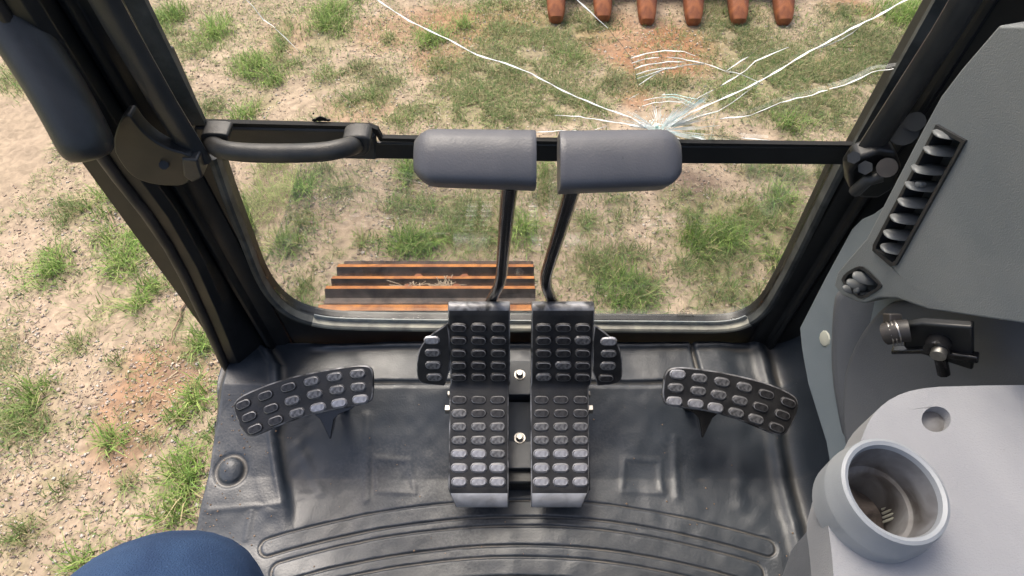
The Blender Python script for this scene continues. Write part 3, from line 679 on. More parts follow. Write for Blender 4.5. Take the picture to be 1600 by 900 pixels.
# fractures
def crack(pts, w0, w1, mat='crack', jitter=.6, parent=None, flat=False):
    q = []
    for (a, b), (c_, d) in zip(pts, pts[1:]):
        k = max(1, int(math.hypot(c_ - a, d - b) / 11))
        for i in range(k): q.append((a + (c_ - a) * i / k, b + (d - b) * i / k))
    q.append(pts[-1]); n = len(q); v = []; f = []; wob = random.uniform(0, 9)
    for i, (a, b) in enumerate(q):
        a0, b0 = q[max(i - 1, 0)]; a1, b1 = q[min(i + 1, n - 1)]; L = math.hypot(a1 - a0, b1 - b0) or 1
        nx, ny = -(b1 - b0) / L, (a1 - a0) / L; t = i / max(1, n - 1)
        j = random.gauss(0, jitter * .6); a += nx * j; b += ny * j
        w = (w0 + (w1 - w0) * t) * (.8 + .35 * math.sin(wob + i * 1.7)) * .5
        if i in (0, n - 1): w *= .35
        w = max(w, .25) * 1.3
        if ny > 0: nx, ny = -nx, -ny
        if flat:
            yq = WY + .0042 + random.uniform(0, .0004); v.append(YW(a + nx * w * .5, b + ny * w * .5, yq + .0006)); v.append(YW(a - nx * w * .5, b - ny * w * .5, yq)); continue
        D = .0056 * min(1.0, .3 + w * .36)                # a fracture is a ledge through the thickness of the glass
        v.append(YW(a + nx * w * .5, b + ny * w * .5, WY + .0043 + D)); v.append(YW(a - nx * w * .35, b - ny * w * .35, WY + .0043)); v.append(YW(a - nx * w * .1, b - ny * w * .1 + .8, WY + .0043 + D))
    if flat:
        f = [[i * 2, i * 2 + 1, i * 2 + 3, i * 2 + 2] for i in range(n - 1)]; return obj('crack', v, f, mat, parent or gp, smooth=False)
    for i in range(n - 1):
        for j in range(3): f.append([i * 3 + j, i * 3 + (j + 1) % 3, i * 3 + 3 + (j + 1) % 3, i * 3 + 3 + j])
    f += [[0, 1, 2], [(n - 1) * 3 + j for j in range(3)]]
    v, f = fix_normals(v, f); return obj('crack', v, f, mat, parent or gp, smooth=False)
C_ = crack
C_([(585, -2), (605, 10), (640, 33), (700, 62), (745, 85), (790, 99), (830, 115), (880, 142), (940, 168), (985, 183), (1012, 200)], 4.5, 4)
C_([(382, -3), (395, 10), (412, 30), (430, 44)], 3, 3); C_([(430, 44), (447, 60), (466, 78)], 2.6, 1.6); C_([(466, 78), (500, 112), (545, 158), (584, 198)], .8, .5, 'debris')
C_([(900, -2), (912, 10), (935, 30), (950, 44)], 5, 3); C_([(950, 44), (960, 56), (975, 75), (985, 90), (993, 110), (997, 132), (1003, 158)], 1.2, 2.2, 'crack_dark')
for pts, w in (([(985, 91), (1010, 83), (1040, 79), (1068, 80), (1087, 87)], 3), ([(987, 99), (1008, 92), (1030, 89.5)], 3.2), ([(1042, 89), (1062, 91), (1085, 96), (1102, 99)], 3),
               ([(991, 107), (1015, 100), (1045, 96.5), (1072, 96)], 3), ([(994, 116), (1020, 108), (1048, 105)], 3), ([(995, 123), (1020, 114), (1040, 108), (1070, 102), (1100, 99.5)], 3.2),
               ([(998, 132), (1012, 124), (1030, 113), (1042, 107)], 2.6), ([(1102, 99), (1118, 105), (1134, 111)], 3), ([(1134, 111), (1156, 115), (1170, 121), (1186, 129)], 1.8), ([(1135, 110), (1150, 100), (1169, 88)], 3.2),
               ([(1126, 134), (1150, 120), (1165, 109), (1180, 96), (1196, 89), (1212, 82), (1232, 73)], 3.8), ([(1088, 155), (1104, 146), (1118, 138)], 2.6)): C_(pts, w, w * .8)
C_([(1169, 88), (1185, 73), (1200, 62)], .9, .5, 'crack_dark'); C_([(1115, 140), (1122, 136), (1128, 132)], 1.6, 1, 'crack_dark')
C_([(1048, 196), (1080, 175), (1115, 160), (1150, 145), (1180, 131), (1210, 114), (1240, 95), (1265, 80), (1290, 68), (1330, 45), (1365, 28), (1400, 9), (1420, -2)], 4.5, 5.5)
C_([(1276, 76), (1300, 68), (1318, 60), (1332, 52), (1346, 38)], 4, 1.5); C_([(1060, 194), (1095, 180), (1122, 174), (1140, 163), (1165, 145), (1186, 130)], 3.4, 1.6)
C_([(1125, 184.5), (1150, 183), (1175, 180)], 3, 3.5); C_([(1175, 180), (1200, 170), (1222, 160)], 1.6, 1.4, 'crack_dark'); C_([(1174, 179.5), (1198, 169.5), (1220, 160), (1245, 154), (1270, 148), (1293, 140)], 1.6, 4)
C_([(1296, 139), (1320, 133), (1345, 122), (1362, 113), (1375, 110)], 4, 3.4); C_([(1375, 110), (1400, 107), (1430, 103)], 3, 2.5)
C_([(867, 180), (905, 182), (940, 188), (975, 193), (1012, 201)], 1.6, 4.5); C_([(838, 207), (876, 204), (910, 205), (950, 205.5), (1000, 207)], 2.4, 3.5); C_([(930, 202), (948, 196)], 2, 1); C_([(984, 154), (998, 146)], 1.6, 1.4)
C_([(1006, 157), (1022, 153), (1036, 152)], 2.6, 2); C_([(1003, 166), (1022, 160), (1045, 158), (1066, 160), (1083, 169)], 2.6, 2.2); C_([(1032, 152), (1050, 151), (1068, 154), (1086, 163)], 2.2, 1.6, 'crack_teal'); C_([(1034, 148), (1054, 147), (1075, 152), (1088, 155), (1102, 160)], 1.6, .8, 'crack_teal'); C_([(1060, 155), (1074, 160), (1084, 166)], 1.8, 1.2)
C_([(1105, 186), (1106, 200), (1108, 212), (1105, 224)], 1.8, 2.2, 'crack_dark'); C_([(1118, 178), (1115, 192), (1111, 212), (1107, 222)], 1.2, 1, 'crack_teal'); C_([(1112, 211), (1140, 214), (1158, 217)], 1.4, 1, 'crack_dark')
C_([(1158, 215), (1180, 217), (1203, 219.5)], 3, 2); C_([(1080, 213), (1108, 220), (1140, 225), (1160, 229)], 3, 2)
cx, cy = 1030, 203
for i in range(84):                                        # radial splinters round the point of impact
    a = R(random.choice([random.uniform(-62, 28), random.uniform(-62, 28), random.uniform(150, 205), random.uniform(200, 300)]))
    r0 = random.uniform(3, 16); r1 = r0 + random.uniform(14, 46) * (1.9 if abs(a) < R(45) else .9)
    C_([(cx + r0 * math.cos(a), cy + r0 * math.sin(a)), (cx + r1 * math.cos(a) , cy + r1 * math.sin(a))], random.uniform(2.0, 4.2), random.uniform(.8, 1.8), 'crack_thin' if random.random() < .88 else 'crack_teal', flat=True)
for i in range(40):
    a = R(random.choice([random.uniform(-50, -2), random.uniform(-50, -2), random.uniform(178, 214)])); r0 = random.uniform(8, 22); r1 = r0 + random.uniform(30, 90) * (1 if abs(a) < 1.6 else .6)
    C_([(cx + r0 * math.cos(a), cy + r0 * math.sin(a)), (cx + (r0 + r1) / 2 * math.cos(a + .02), cy + (r0 + r1) / 2 * math.sin(a + .02)), (cx + r1 * math.cos(a), cy + r1 * math.sin(a))], random.uniform(1.6, 2.6), random.uniform(.6, 1.2), 'crack_thin', flat=True)
v = []; f = []
for i in range(110):                                       # crushed glass
    a = random.uniform(0, 6.28); r = abs(random.gauss(0, 13)); px, py = cx - 4 + r * 1.5 * math.cos(a), cy - 4 + r * .9 * math.sin(a)
    if py > 216: continue
    k = len(v); s = random.uniform(1, 3.4); th = random.uniform(0, 6.28)
    tri = [(px + s * math.cos(th + j * 2.1) * random.uniform(.5, 1.3), py + s * math.sin(th + j * 2.1) * random.uniform(.5, 1.3)) for j in range(3)]
    yy = random.uniform(.0045, .0085)
    v += [YW(q[0], q[1], WY + yy + random.uniform(-.0006, .0006)) for q in tri] 
    f += [[k, k + 1, k + 2]]
o = obj('crushed_glass', v, f, 'crack_teal', gp, smooth=False); o['kind'] = 'stuff'

# ------------------------------------------------------------------ floor mat with moulded relief
mx = np.arange(-.60, .6401, .0028); my = np.concatenate([np.arange(-.55, .19, .004), np.arange(.19, .40, .0015), np.arange(.40, .6951, .0026)])
XX, YY = np.meshgrid(mx, my, indexing='ij')
def sst(a, b, x): t = np.clip((x - a) / (b - a), 0, 1); return t * t * (3 - 2 * t)
led = .053
zz = np.zeros_like(XX)
# ledge under the window: crisp in the middle, rounded towards the sides
wcr = sst(-.36, -.26, XX) * (1 - sst(.42, .47, XX))
toe = sst(.40, .66, YY); zz += (led - .005) * np.clip((YY - .42) / .17, 0, 1) ** 1.2
zz += .006 * sst(.6035, .6065, YY) * wcr - .004 * np.exp(-((YY - .602) / .0022) ** 2) * wcr
zz += .007 * np.exp(-((YY - .684) / .006) ** 2) * sst(-.44, -.38, XX) * (1 - sst(.47, .52, XX))
# seam in the ledge
zz -= .012 * np.exp(-((XX - (.377 - .04 * (YY - .62))) / .004) ** 2) * sst(.61, .62, YY)
# raised left shoulder with a swooping edge
fp = [P(a, b, z=FZ) for a, b in ((372, 525), (400, 552), (430, 566), (445, 590), (448, 640), (436, 690), (440, 740), (452, 800), (455, 900))]
ys = np.array([p.y for p in fp][::-1]); xs_ = np.array([p.x for p in fp][::-1]); ex = np.interp(YY, ys, xs_)
zz += .016 * (1 - sst(-.012, .012, XX - ex)) * sst(.30, .42, YY) + .007 * np.exp(-((XX - ex) / .010) ** 2) * sst(.34, .44, YY)
# round dome
p = P(363, 738, z=FZ + .01); dd = np.hypot(XX - p.x, YY - p.y); zz += .011 * np.clip(1 - (dd / .024) ** 2, 0, 1) ** .6 - .003 * np.exp(-((dd - .028) / .004) ** 2)
# mat curling up along the right wall and down over the door sill
zz += .16 * sst(.525, .62, XX) ** 1.4 + .010 * np.exp(-((XX - .512) / .014) ** 2)
zz -= .03 * (1 - sst(-.592, -.570, XX))
# centre tunnel and embossed panels
def line_emb(pts, w, h):
    global zz
    for (a, b), (c_, d) in zip(pts, pts[1:]):
        A2, B2 = P(a, b, z=FZ), P(c_, d, z=FZ); ab = np.array([B2.x - A2.x, B2.y - A2.y]); L2 = (ab ** 2).sum()
        t = np.clip(((XX - A2.x) * ab[0] + (YY - A2.y) * ab[1]) / L2, 0, 1); dd = np.hypot(XX - A2.x - t * ab[0], YY - A2.y - t * ab[1])
        zz += 0; EMB[...] = np.maximum(EMB, h * np.exp(-(dd / w) ** 2)) if h > 0 else EMB
        if h < 0: zz += h * np.exp(-(dd / w) ** 2)
EMB = np.zeros_like(zz)
line_emb([(578, 660), (572, 780)], .008, .006); line_emb([(1052, 690), (1058, 775)], .008, .006)
line_emb([(588, 720), (640, 722), (648, 770), (590, 768), (588, 720)], .006, .004); line_emb([(975, 720), (1030, 722), (1034, 770), (972, 768), (975, 720)], .006, .004)
line_emb([(470, 700), (500, 770), (470, 775)], .01, .004); line_emb([(390, 690), (420, 800)], .01, .003); line_emb([(1150, 650), (1156, 790)], .014, .005)
line_emb([(330, 800), (440, 790)], .006, .004); line_emb([(395, 800), (385, 842)], .006, .004)
zz += EMB * .33
zz += (fbm(XX, YY, .16, 101) - .5) * .012 + (fbm(XX, YY, .05, 111, 2) - .5) * .0022
# concentric ribbed bands with rounded ends
rr = np.hypot(XX - .01, YY + 1.084); ang = np.arctan2(XX - .01, YY + 1.084)
for (r1, r0, half) in ((1.4655, 1.4370, .312), (1.4190, 1.3866, .30), (1.3648, 1.3346, .285), (1.3130, 1.2830, .27), (1.2610, 1.2310, .25), (1.2090, 1.1790, .23)):
    rc, hw = (r0 + r1) / 2, (r1 - r0) / 2; da = np.maximum(np.abs(ang) - half, 0) * rc; dd = np.hypot(da, rr - rc)
    zz += .0012 * (1 - sst(hw - .002, hw + .001, dd)) - .0034 * np.exp(-((dd - hw - .001) / .0021) ** 2)
zz += FZ
vi = np.arange(XX.size).reshape(XX.shape)
# door sill edge and outline of the mat in plan
edge = np.interp(YY, [-.6, .20, .32, .42, .50, .56, .62, .70], [-.58, -.582, -.578, -.572, -.576, -.588, -.60, -.60])
F = np.stack([vi[:-1, :-1], vi[1:, :-1], vi[1:, 1:], vi[:-1, 1:]], -1).reshape(-1, 4)
XX2 = np.maximum(XX, edge)
mt = link('floor_mat', npmesh('floor_mat', np.c_[XX2.ravel(), YY.ravel(), zz.ravel()], F, 'rubber'))
sol = mt.modifiers.new('s', 'SOLIDIFY'); sol.thickness = .008; sol.offset = -1
mt['label'] = 'black moulded rubber floor mat with curved ribs and scuffs'; mt['category'] = 'floor mat'

# ------------------------------------------------------------------ travel pedals with their levers
HG = .0035
stud = {k: stud_mesh('stud', .0265, .0135, HG, k) for k in ('stud_dark', 'stud_mid', 'stud_worn_sheen')}
studb = {k: stud_mesh('stud', .026, .0135, HG, k) for k in ('stud_dark', 'stud_mid', 'stud_worn_sheen')}
def yz(Yv, down): return (Yv, CAMZ - down)
LOWER = (Vector((0, .453, CAMZ - 1.093)), Vector((0, -math.sin(R(20)), math.cos(R(20)))))
bend = Vector((0, .545, CAMZ - 1.0595)); UPPER = (bend, Vector((0, -math.sin(R(57)), math.cos(R(57)))))
def travel(sx, top_px, studs_u, studs_w, studs_l, wing_px, label, grip_px, shaft_px, xs_fn):
    t = thing('travel_pedal', label, 'travel pedal', (P(top_px, 640, plane=LOWER).x, .50, FZ), 'travel pedals')
    prof = [(.658, .958), (.655, .942), (.648, .933), (.638, .930), (.630, .935), (.624, .945)]
    b2, u2 = bend, (.622, .9475)
    for k in (.85, .6, .35, .15): prof.append((bend.y + (.624 - bend.y) * k, 1.0595 + (.945 - 1.0595) * k))
    prof += [(.5495, 1.0535), (.5445, 1.0585), (.538, 1.0615)]
    for k in (.2, .4, .6, .8): prof.append((.538 + (.378 - .538) * k, 1.0615 + (1.1205 - 1.0615) * k))
    prof += [(.378, 1.1205), (.370, 1.124), (.361, 1.131), (.355, 1.142), (.353, 1.152)]
    v = []; f = []; nx = 8
    for (a, b) in prof:
        p = Vector((0, a, CAMZ - b)); x0, x1 = xs_fn(a)
        for i in range(nx + 1): v.append(Vector((x0 + (x1 - x0) * i / nx, a, CAMZ - b)))
    for i in range(len(prof) - 1):
        for j in range(nx): f.append([i * (nx + 1) + j, i * (nx + 1) + j + 1, (i + 1) * (nx + 1) + j + 1, (i + 1) * (nx + 1) + j])
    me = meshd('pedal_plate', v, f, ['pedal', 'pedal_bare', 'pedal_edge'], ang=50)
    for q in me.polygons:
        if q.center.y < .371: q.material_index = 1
        elif q.center.y > .632: q.material_index = 2  # top lip: sheen of the sky put into its colour
    if me.polygons[60].normal.dot(Vector((0, -.5, .8))) < 0: me.flip_normals()
    pp = link('pedal_plate', me, t); s = pp.modifiers.new('s', 'SOLIDIFY'); s.thickness = .006; s.offset = -1
    b = pp.modifiers.new('b', 'BEVEL'); b.width = .0022; b.segments = 2; b.limit_method = 'ANGLE'; b.angle_limit = R(50); b.material = 2
    # side skirts of the plate
    for k, xx in enumerate(xs_fn(.5)):
        loop = [Vector((xx, a, CAMZ - b_)) for a, b_ in ((.62, .956), (.548, 1.064), (.38, 1.127), (.38, 1.14), (.46, 1.125), (.53, 1.105), (.60, 1.02), (.634, .955))]
        slab('side_skirt', [q + Vector((.001 if xx < xs_fn(.5)[1] else -.004, 0, 0)) for q in loop], Vector((.003, 0, 0)), 'pedal', pp)
    UP = (UPPER[0] + UPPER[1] * .0, UPPER[1])
    wing = slab('wing_plate', smooth_path([P(a, b, plane=UP) for a, b in wing_px], 1, True), -UPPER[1] * .006, ['pedal', 'pedal_edge'], t, bevel=.002, seg=2); wing.modifiers['b'].material = 1
    for (lst, pl_, par) in ((studs_u, UP, pp), (studs_w, UP, wing), (studs_l, LOWER, pp)):
        for (a, b, wear_sheen) in lst:
            m = frame(P(a, b, plane=pl_), pl_[1], Vector((1, 0, 0))); m = m @ Matrix.Rotation(random.gauss(0, .02), 4, 'Z') @ Matrix.Diagonal((random.uniform(.96, 1.03), random.uniform(.95, 1.05), 1, 1))
            link('stud', stud[wear_sheen], par, m)
    # pivot lug and bolts on the outer side
    xo = xs_fn(.5)[0 if sx < 0 else 1]
    tube('pivot_bolt', [Vector((xo - sx * .01, .512, CAMZ - 1.085)), Vector((xo + sx * .008, .512, CAMZ - 1.085))], .0085, 'steel', t, n=6)
    tube('pivot_bolt', [Vector((xo - sx * .01, .545, CAMZ - 1.09)), Vector((xo + sx * .006, .545, CAMZ - 1.09))], .007, 'steel', t, n=6)
    # lever rod
    pts = shaft_px; path = []
    for q in smooth_path(pts, 2): path.append(q)
    tube('lever_rod', path, .0094, 'shaft', t, n=16)
    # grip: rounded faceted block, closed round at the outer end
    o_px, i_px, yt, yb, dp = grip_px
    cen = P((o_px + i_px) / 2, (yt + yb) / 2, d=dp); Lg = abs(i_px - o_px) * dp / 1000; Hg = (yb - yt) * dp / 1000
    vw = (C0 - cen).normalized(); gz = Vector((0, .2, 1)).normalized()
    gu = (CU - CF * .0).normalized(); gn = -CF
    v = []; f = []; n = 32; secs = []
    for k, s in enumerate((0, .01, .05, .25, .5, .7, .82, .89, .94, .972, .992, 1.)):
        e = 0 if s < .84 else (s - .84) / .16
        sc = 1 - .05 * s if e == 0 else (1 - .05 * s) * (1 - e ** 2.3 * .42)
        if s == 0: sc *= .97
        secs.append((s, sc))
    for (s, sc) in secs:
        x = cen.x - sx * (Lg * .5) + sx * Lg * s
        for j in range(n):
            a = 2 * math.pi * j / n; ca, sa = math.cos(a), math.sin(a); e = .36
            hy = math.copysign(abs(sa) ** e, sa) * Hg * .5 * sc; hd = math.copysign(abs(ca) ** e, ca) * Hg * .42 * sc
            if hy > Hg * .16 * sc and hd > 0: hd *= 1 - .42 * min(1, (hy / (Hg * .5 * sc) - .32) / .6)
            p = Vector((x, cen.y, cen.z)) + gu * (hy + GT * sx * (s - .5) * 0) + gn * hd + gu * (-Hg * .05 * (1 - s) + Hg * .02)
            v.append(p)
    for k in range(len(secs) - 1):
        for j in range(n): f.append([k * n + j, k * n + (j + 1) % n, (k + 1) * n + (j + 1) % n, (k + 1) * n + j])
    f += [list(range(n)), list(range((len(secs) - 1) * n, len(secs) * n))]
    v, f = fix_normals(v, f); obj('lever_grip', v, f, 'grip', t, ang=45)
    return t
GT = 0
def row_sheen(i, n, lo=.3):  # paler towards the lower rows: wear plus painted reflection
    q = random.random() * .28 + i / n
    return 'stud_worn_sheen' if q > .70 else ('stud_mid' if q > .36 else 'stud_dark')
rowsU = (512, 532, 551.6, 570.8, 589.2); rowsL = (625, 646, 667, 688, 709, 731, 753)
suL = [(x, y, 'stud_dark') for y in rowsU for x in (717, 748, 779)]; slL = [(x, y, row_sheen(i, 7)) for i, y in enumerate(rowsL) for x in (717.6, 748, 777.6)]
swL = [(675, 531.6, 'stud_worn_sheen'), (676, 551, 'stud_mid'), (677, 570.4, 'stud_mid'), (679, 589.2, 'stud_mid')]
suR = [(x, y, 'stud_dark' if random.random() < .7 else 'stud_mid') for y in rowsU for x in (849.6, 880.4, 910.5)]; slR = [(x, y, row_sheen(i, 7)) for i, y in enumerate(rowsL) for x in (846, 876.4, 907)]
swR = [(951, 533.6, 'stud_worn_sheen'), (951, 552.4, 'stud_mid'), (950, 571.6, 'stud_mid'), (947, 590.4, 'stud_dark')]
def pxX(px, dep): return (px - 800) * dep / 1000
def xsL(Y_):
    if Y_ > .545: return pxX(700, 1.13), pxX(797, 1.12)
    k = (.545 - Y_) / .2; return pxX(700, 1.15) + k * .003 + max(0, .374 - Y_) * .55, pxX(795, 1.15)
def xsR(Y_):
    if Y_ > .545: return pxX(831, 1.12), pxX(929, 1.13)
    k = (.545 - Y_) / .2; return pxX(829, 1.15), pxX(923, 1.15) - k * .006 - max(0, .374 - Y_) * .55
travel(-1, 748, suL, swL, slL, [(703, 502), (690, 512), (672, 524), (656, 542), (651, 562), (651, 586), (655, 598), (668, 601), (703, 604)],
       'left black studded travel pedal with grey-gripped lever on a straight rod', (649, 837, 203, 293, .66),
       [P(797, 285, d=.672), P(792, 330, d=.76), P(786, 400, d=.95), P(783, 440, d=1.06), P(768, 468, d=1.165), P(758, 488, d=1.20), P(752, 515, d=1.215)], xsL)
travel(1, 880, suR, swR, slR, [(926, 506), (938, 514), (952, 525), (966, 538), (972, 556), (973, 585), (970, 597), (958, 601), (926, 604)],
       'right black studded travel pedal with grey-gripped lever on a leaning rod', (873, 1060, 204, 298, .66),
       [P(897, 285, d=.672), P(884, 330, d=.76), P(862, 400, d=.95), P(850, 440, d=1.06), P(862, 468, d=1.165), P(870, 488, d=1.20), P(876, 515, d=1.215)], xsR)

# mounting bracket between the pedals
pb = thing('pedal_bracket', 'dark steel mounting bracket between the travel pedals with two bolts', 'bracket', (.014, .52, FZ))
box('base_box', (-.09, .40, FZ), (.118, .60, FZ + .035), 'paint', pb, bevel=.006)
pu = P(812, 586, z=FZ + .085); pl2 = P(812, 685, z=FZ + .05)
slab('upper_plate', [Vector((x, y, z)) for x, y, z in ((-.03, .555, FZ + .088), (.058, .555, FZ + .088), (.058, .625, FZ + .096), (-.03, .625, FZ + .096))], Vector((0, 0, -.05)), 'paint_blue', pb, bevel=.002)
slab('mid_plate', [Vector((x, y, z)) for x, y, z in ((-.03, .47, FZ + .045), (.058, .47, FZ + .045), (.058, .552, FZ + .066), (-.03, .552, FZ + .066))], Vector((0, 0, -.03)), 'paint_blue', pb, bevel=.002)
slab('lower_plate', [Vector((x, y, z)) for x, y, z in ((-.04, .425, FZ + .048), (.068, .425, FZ + .048), (.068, .478, FZ + .050), (-.04, .478, FZ + .050))], Vector((0, 0, -.02)), 'paint_blue', pb, bevel=.002)
hb = hexbolt_mesh('bolt', .0075, .011, 'steel')
for (a, b, z) in ((812, 586, FZ + .0915), (812, 685, FZ + .0492)):
    link('bolt', hb, pb, Matrix.Translation(P(a, b, z=z)) @ Matrix.Rotation(.3, 4, 'Z'))

# ------------------------------------------------------------------ side foot pedals
def foot(outline, studs, label, stem, d0):
    c_ = P(*d0[:2], d=d0[2]); n_ = Vector((0, -math.sin(R(30)), math.cos(R(30)))); pl_ = (c_, n_)
    t = thing('foot_pedal', label, 'foot pedal', (c_.x, c_.y, FZ), 'side foot pedals')
    plate = slab('pedal_plate', smooth_path([P(a, b, plane=pl_) for a, b in outline], 2, True), -n_ * .010, ['pedal', 'pedal_edge'], t, bevel=.0025, seg=2); plate.modifiers['b'].material = 1
    k = len(studs)
    for i, (a, b, rot, wear_sheen) in enumerate(studs):
        m = frame(P(a, b, plane=pl_), n_, Vector((1, 0, 0))) @ Matrix.Rotation(rot, 4, 'Z'); link('stud', studb[wear_sheen], plate, m)
    # raised rim line along the far edge
    a, b = stem
    sp = P(a, b, plane=pl_) - n_ * .012
    top = [sp + Vector((-.05, .004, -.002)), sp + Vector((-.015, -.006, -.010)), sp + Vector((-.006, -.022, -.038)), sp + Vector((0, -.034, -.062)), sp + Vector((.006, -.022, -.038)), sp + Vector((.015, -.006, -.010)), sp + Vector((.05, .004, -.002)), sp + Vector((.05, .02, .0)), sp + Vector((-.05, .02, 0))]
    slab('gusset', smooth_path(top, 1, True), Vector((0, .03, -.010)), 'shaft', t, bevel=.002)
    tube('post', [sp + Vector((0, .03, .006)), Vector((sp.x, sp.y + .06, FZ + .03)), Vector((sp.x, sp.y + .06, FZ))], [.010, .010, .012], 'paint', t, n=12)
    return t
L_st = []  # paler studs carry painted reflection along with wear
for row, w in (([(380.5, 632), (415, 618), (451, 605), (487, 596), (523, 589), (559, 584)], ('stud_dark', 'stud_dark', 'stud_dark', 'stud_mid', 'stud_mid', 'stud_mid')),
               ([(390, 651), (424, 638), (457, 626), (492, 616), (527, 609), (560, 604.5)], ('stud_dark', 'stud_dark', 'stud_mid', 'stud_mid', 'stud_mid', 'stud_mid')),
               ([(399, 670), (431, 657), (464.5, 645), (497, 637), (530, 630), (563, 624)], ('stud_dark', 'stud_dark', 'stud_mid', 'stud_worn_sheen', 'stud_worn_sheen', 'stud_worn_sheen'))):
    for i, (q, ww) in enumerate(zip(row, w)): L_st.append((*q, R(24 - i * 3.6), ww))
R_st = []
for row, w in (([(1059, 585), (1093, 591), (1128, 597), (1163, 605), (1197, 616), (1231, 629)], ('stud_worn_sheen', 'stud_mid', 'stud_mid', 'stud_mid', 'stud_dark', 'stud_dark')),
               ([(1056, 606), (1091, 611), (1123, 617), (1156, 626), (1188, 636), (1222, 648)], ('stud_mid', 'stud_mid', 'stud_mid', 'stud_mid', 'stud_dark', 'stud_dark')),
               ([(1054, 627), (1087, 631), (1118, 637), (1150, 645), (1181, 655), (1213, 668)], ('stud_worn_sheen', 'stud_worn_sheen', 'stud_worn_sheen', 'stud_mid', 'stud_mid', 'stud_dark'))):
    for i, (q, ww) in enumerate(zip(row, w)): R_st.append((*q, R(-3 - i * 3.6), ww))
foot([(363, 640), (366, 626), (384, 614), (440, 592), (500, 579), (550, 571), (572, 570), (582, 576), (584, 592), (583, 620), (578, 629), (560, 634), (500, 645), (440, 663), (402, 681), (388, 683), (379, 676)], L_st,
     'left curved foot pedal with raised studs beside the open door', (506, 642), (470, 628, 1.13))
foot([(1035, 622), (1036, 600), (1040, 580), (1052, 573), (1080, 574), (1140, 583), (1200, 598), (1240, 616), (1249, 628), (1246, 646), (1236, 668), (1226, 681), (1208, 679), (1160, 658), (1110, 643), (1060, 637), (1041, 634)], R_st,
     'right curved foot pedal with raised studs beside the grey side panel', (1108, 640), (1140, 628, 1.13))

# ------------------------------------------------------------------ grey side console with air vents
sc_ = thing('side_console', 'grey plastic side console with louvred air vents beside the right pillar', 'console', (.55, .45, FZ))
# flat side panel behind everything
PS = plane3(P(1250, 520, d=1.10), P(1340, 360, d=.96), P(1300, 700, d=1.02))
sp_px = [(1410, 300), (1364, 334), (1346, 342), (1330, 358), (1290, 432), (1249, 512), (1252, 545), (1262, 600), (1290, 690), (1302, 760), (1310, 900), (1420, 900), (1430, 600)]
spn = slab('side_panel', [P(a, b, plane=PS) for a, b in sp_px], -PS[1] * .02, 'grey_side', sc_, bevel=.003)
m = frame(P(1289, 529, plane=PS), PS[1], Vector((0, 1, 0)))
pm = stud_mesh('panel_plug', .024, .0238, .002, 'cream'); link('panel_plug', pm, spn, m)
# lower dark bodies
PB = plane3(P(1298, 480, d=.98), P(1300, 640, d=1.0), P(1480, 560, d=.86))
slab('lower_housing', smooth_path([P(a, b, plane=PB) for a, b in ((1297, 470), (1293, 530), (1294, 590), (1304, 650), (1318, 720), (1700, 760), (1700, 430), (1420, 430), (1330, 440), (1303, 455))], 1, True), -PB[1] * .10, 'grey_dark', sc_, bevel=.015, seg=4)
PB2 = plane3(P(1322, 560, d=.95), P(1330, 660, d=.95), P(1480, 560, d=.80))
slab('lower_bulge', smooth_path([P(a, b, plane=PB2) for a, b in ((1314, 690), (1312, 610), (1322, 560), (1343, 518), (1372, 482), (1400, 466), (1700, 470), (1700, 740), (1330, 730))], 2, True), -PB2[1] * .10, 'grey_dark', sc_, bevel=.03, seg=6)
# hood with the long vent
PH = plane3(P(1443, 195, d=.70), P(1352, 378, d=.83), P(1470, 440, d=.72))
hood_px = [(1560, 40), (1500, 110), (1470, 150), (1440, 205), (1396, 290), (1354, 372), (1328, 402), (1308, 426), (1303, 446), (1316, 462), (1340, 472), (1352, 474), (1372, 466), (1400, 466), (1450, 484), (1700, 520), (1700, 40)]
vent_px = [(1466, 194), (1512, 219), (1403, 414), (1395, 416), (1366, 391), (1367, 382)]
hole_px = [(1466, 200), (1506, 222), (1402, 409), (1396, 411), (1371, 389), (1371, 383)]
hood_l = [P(a, b, plane=PH) for a, b in hood_px]
hole_l = [P(a, b, plane=PH) for a, b in hole_px]
small_px = [(1321, 439), (1326, 430), (1343, 420), (1351, 422), (1374, 444), (1372, 449), (1350, 462), (1343, 461)]
small_l = [P(a, b, plane=PH) for a, b in small_px]
slab('hood', hood_l, -PH[1] * .07, 'grey_mid', sc_, holes=[hole_l, small_l], bevel=.016, seg=4)
slab('hood_back', [q - PH[1] * .0702 for q in hood_l], -PH[1] * .04, 'grey_mid', sc_, bevel=.02, seg=4)
slab('vent_back', [q - PH[1] * .045 for q in [P(a, b, plane=PH) for a, b in ((1462, 188), (1520, 216), (1404, 421), (1358, 390))]], -PH[1] * .003, 'void', sc_)
slab('vent_frame', [P(a, b, plane=PH) + PH[1] * .003 for a, b in vent_px], -PH[1] * .03, 'trim', sc_, holes=[[P(a, b, plane=PH) + PH[1] * .003 for a, b in [(1467, 201), (1505, 222), (1401.5, 407), (1396.5, 409), (1372, 389), (1372, 384)]]], bevel=.0)
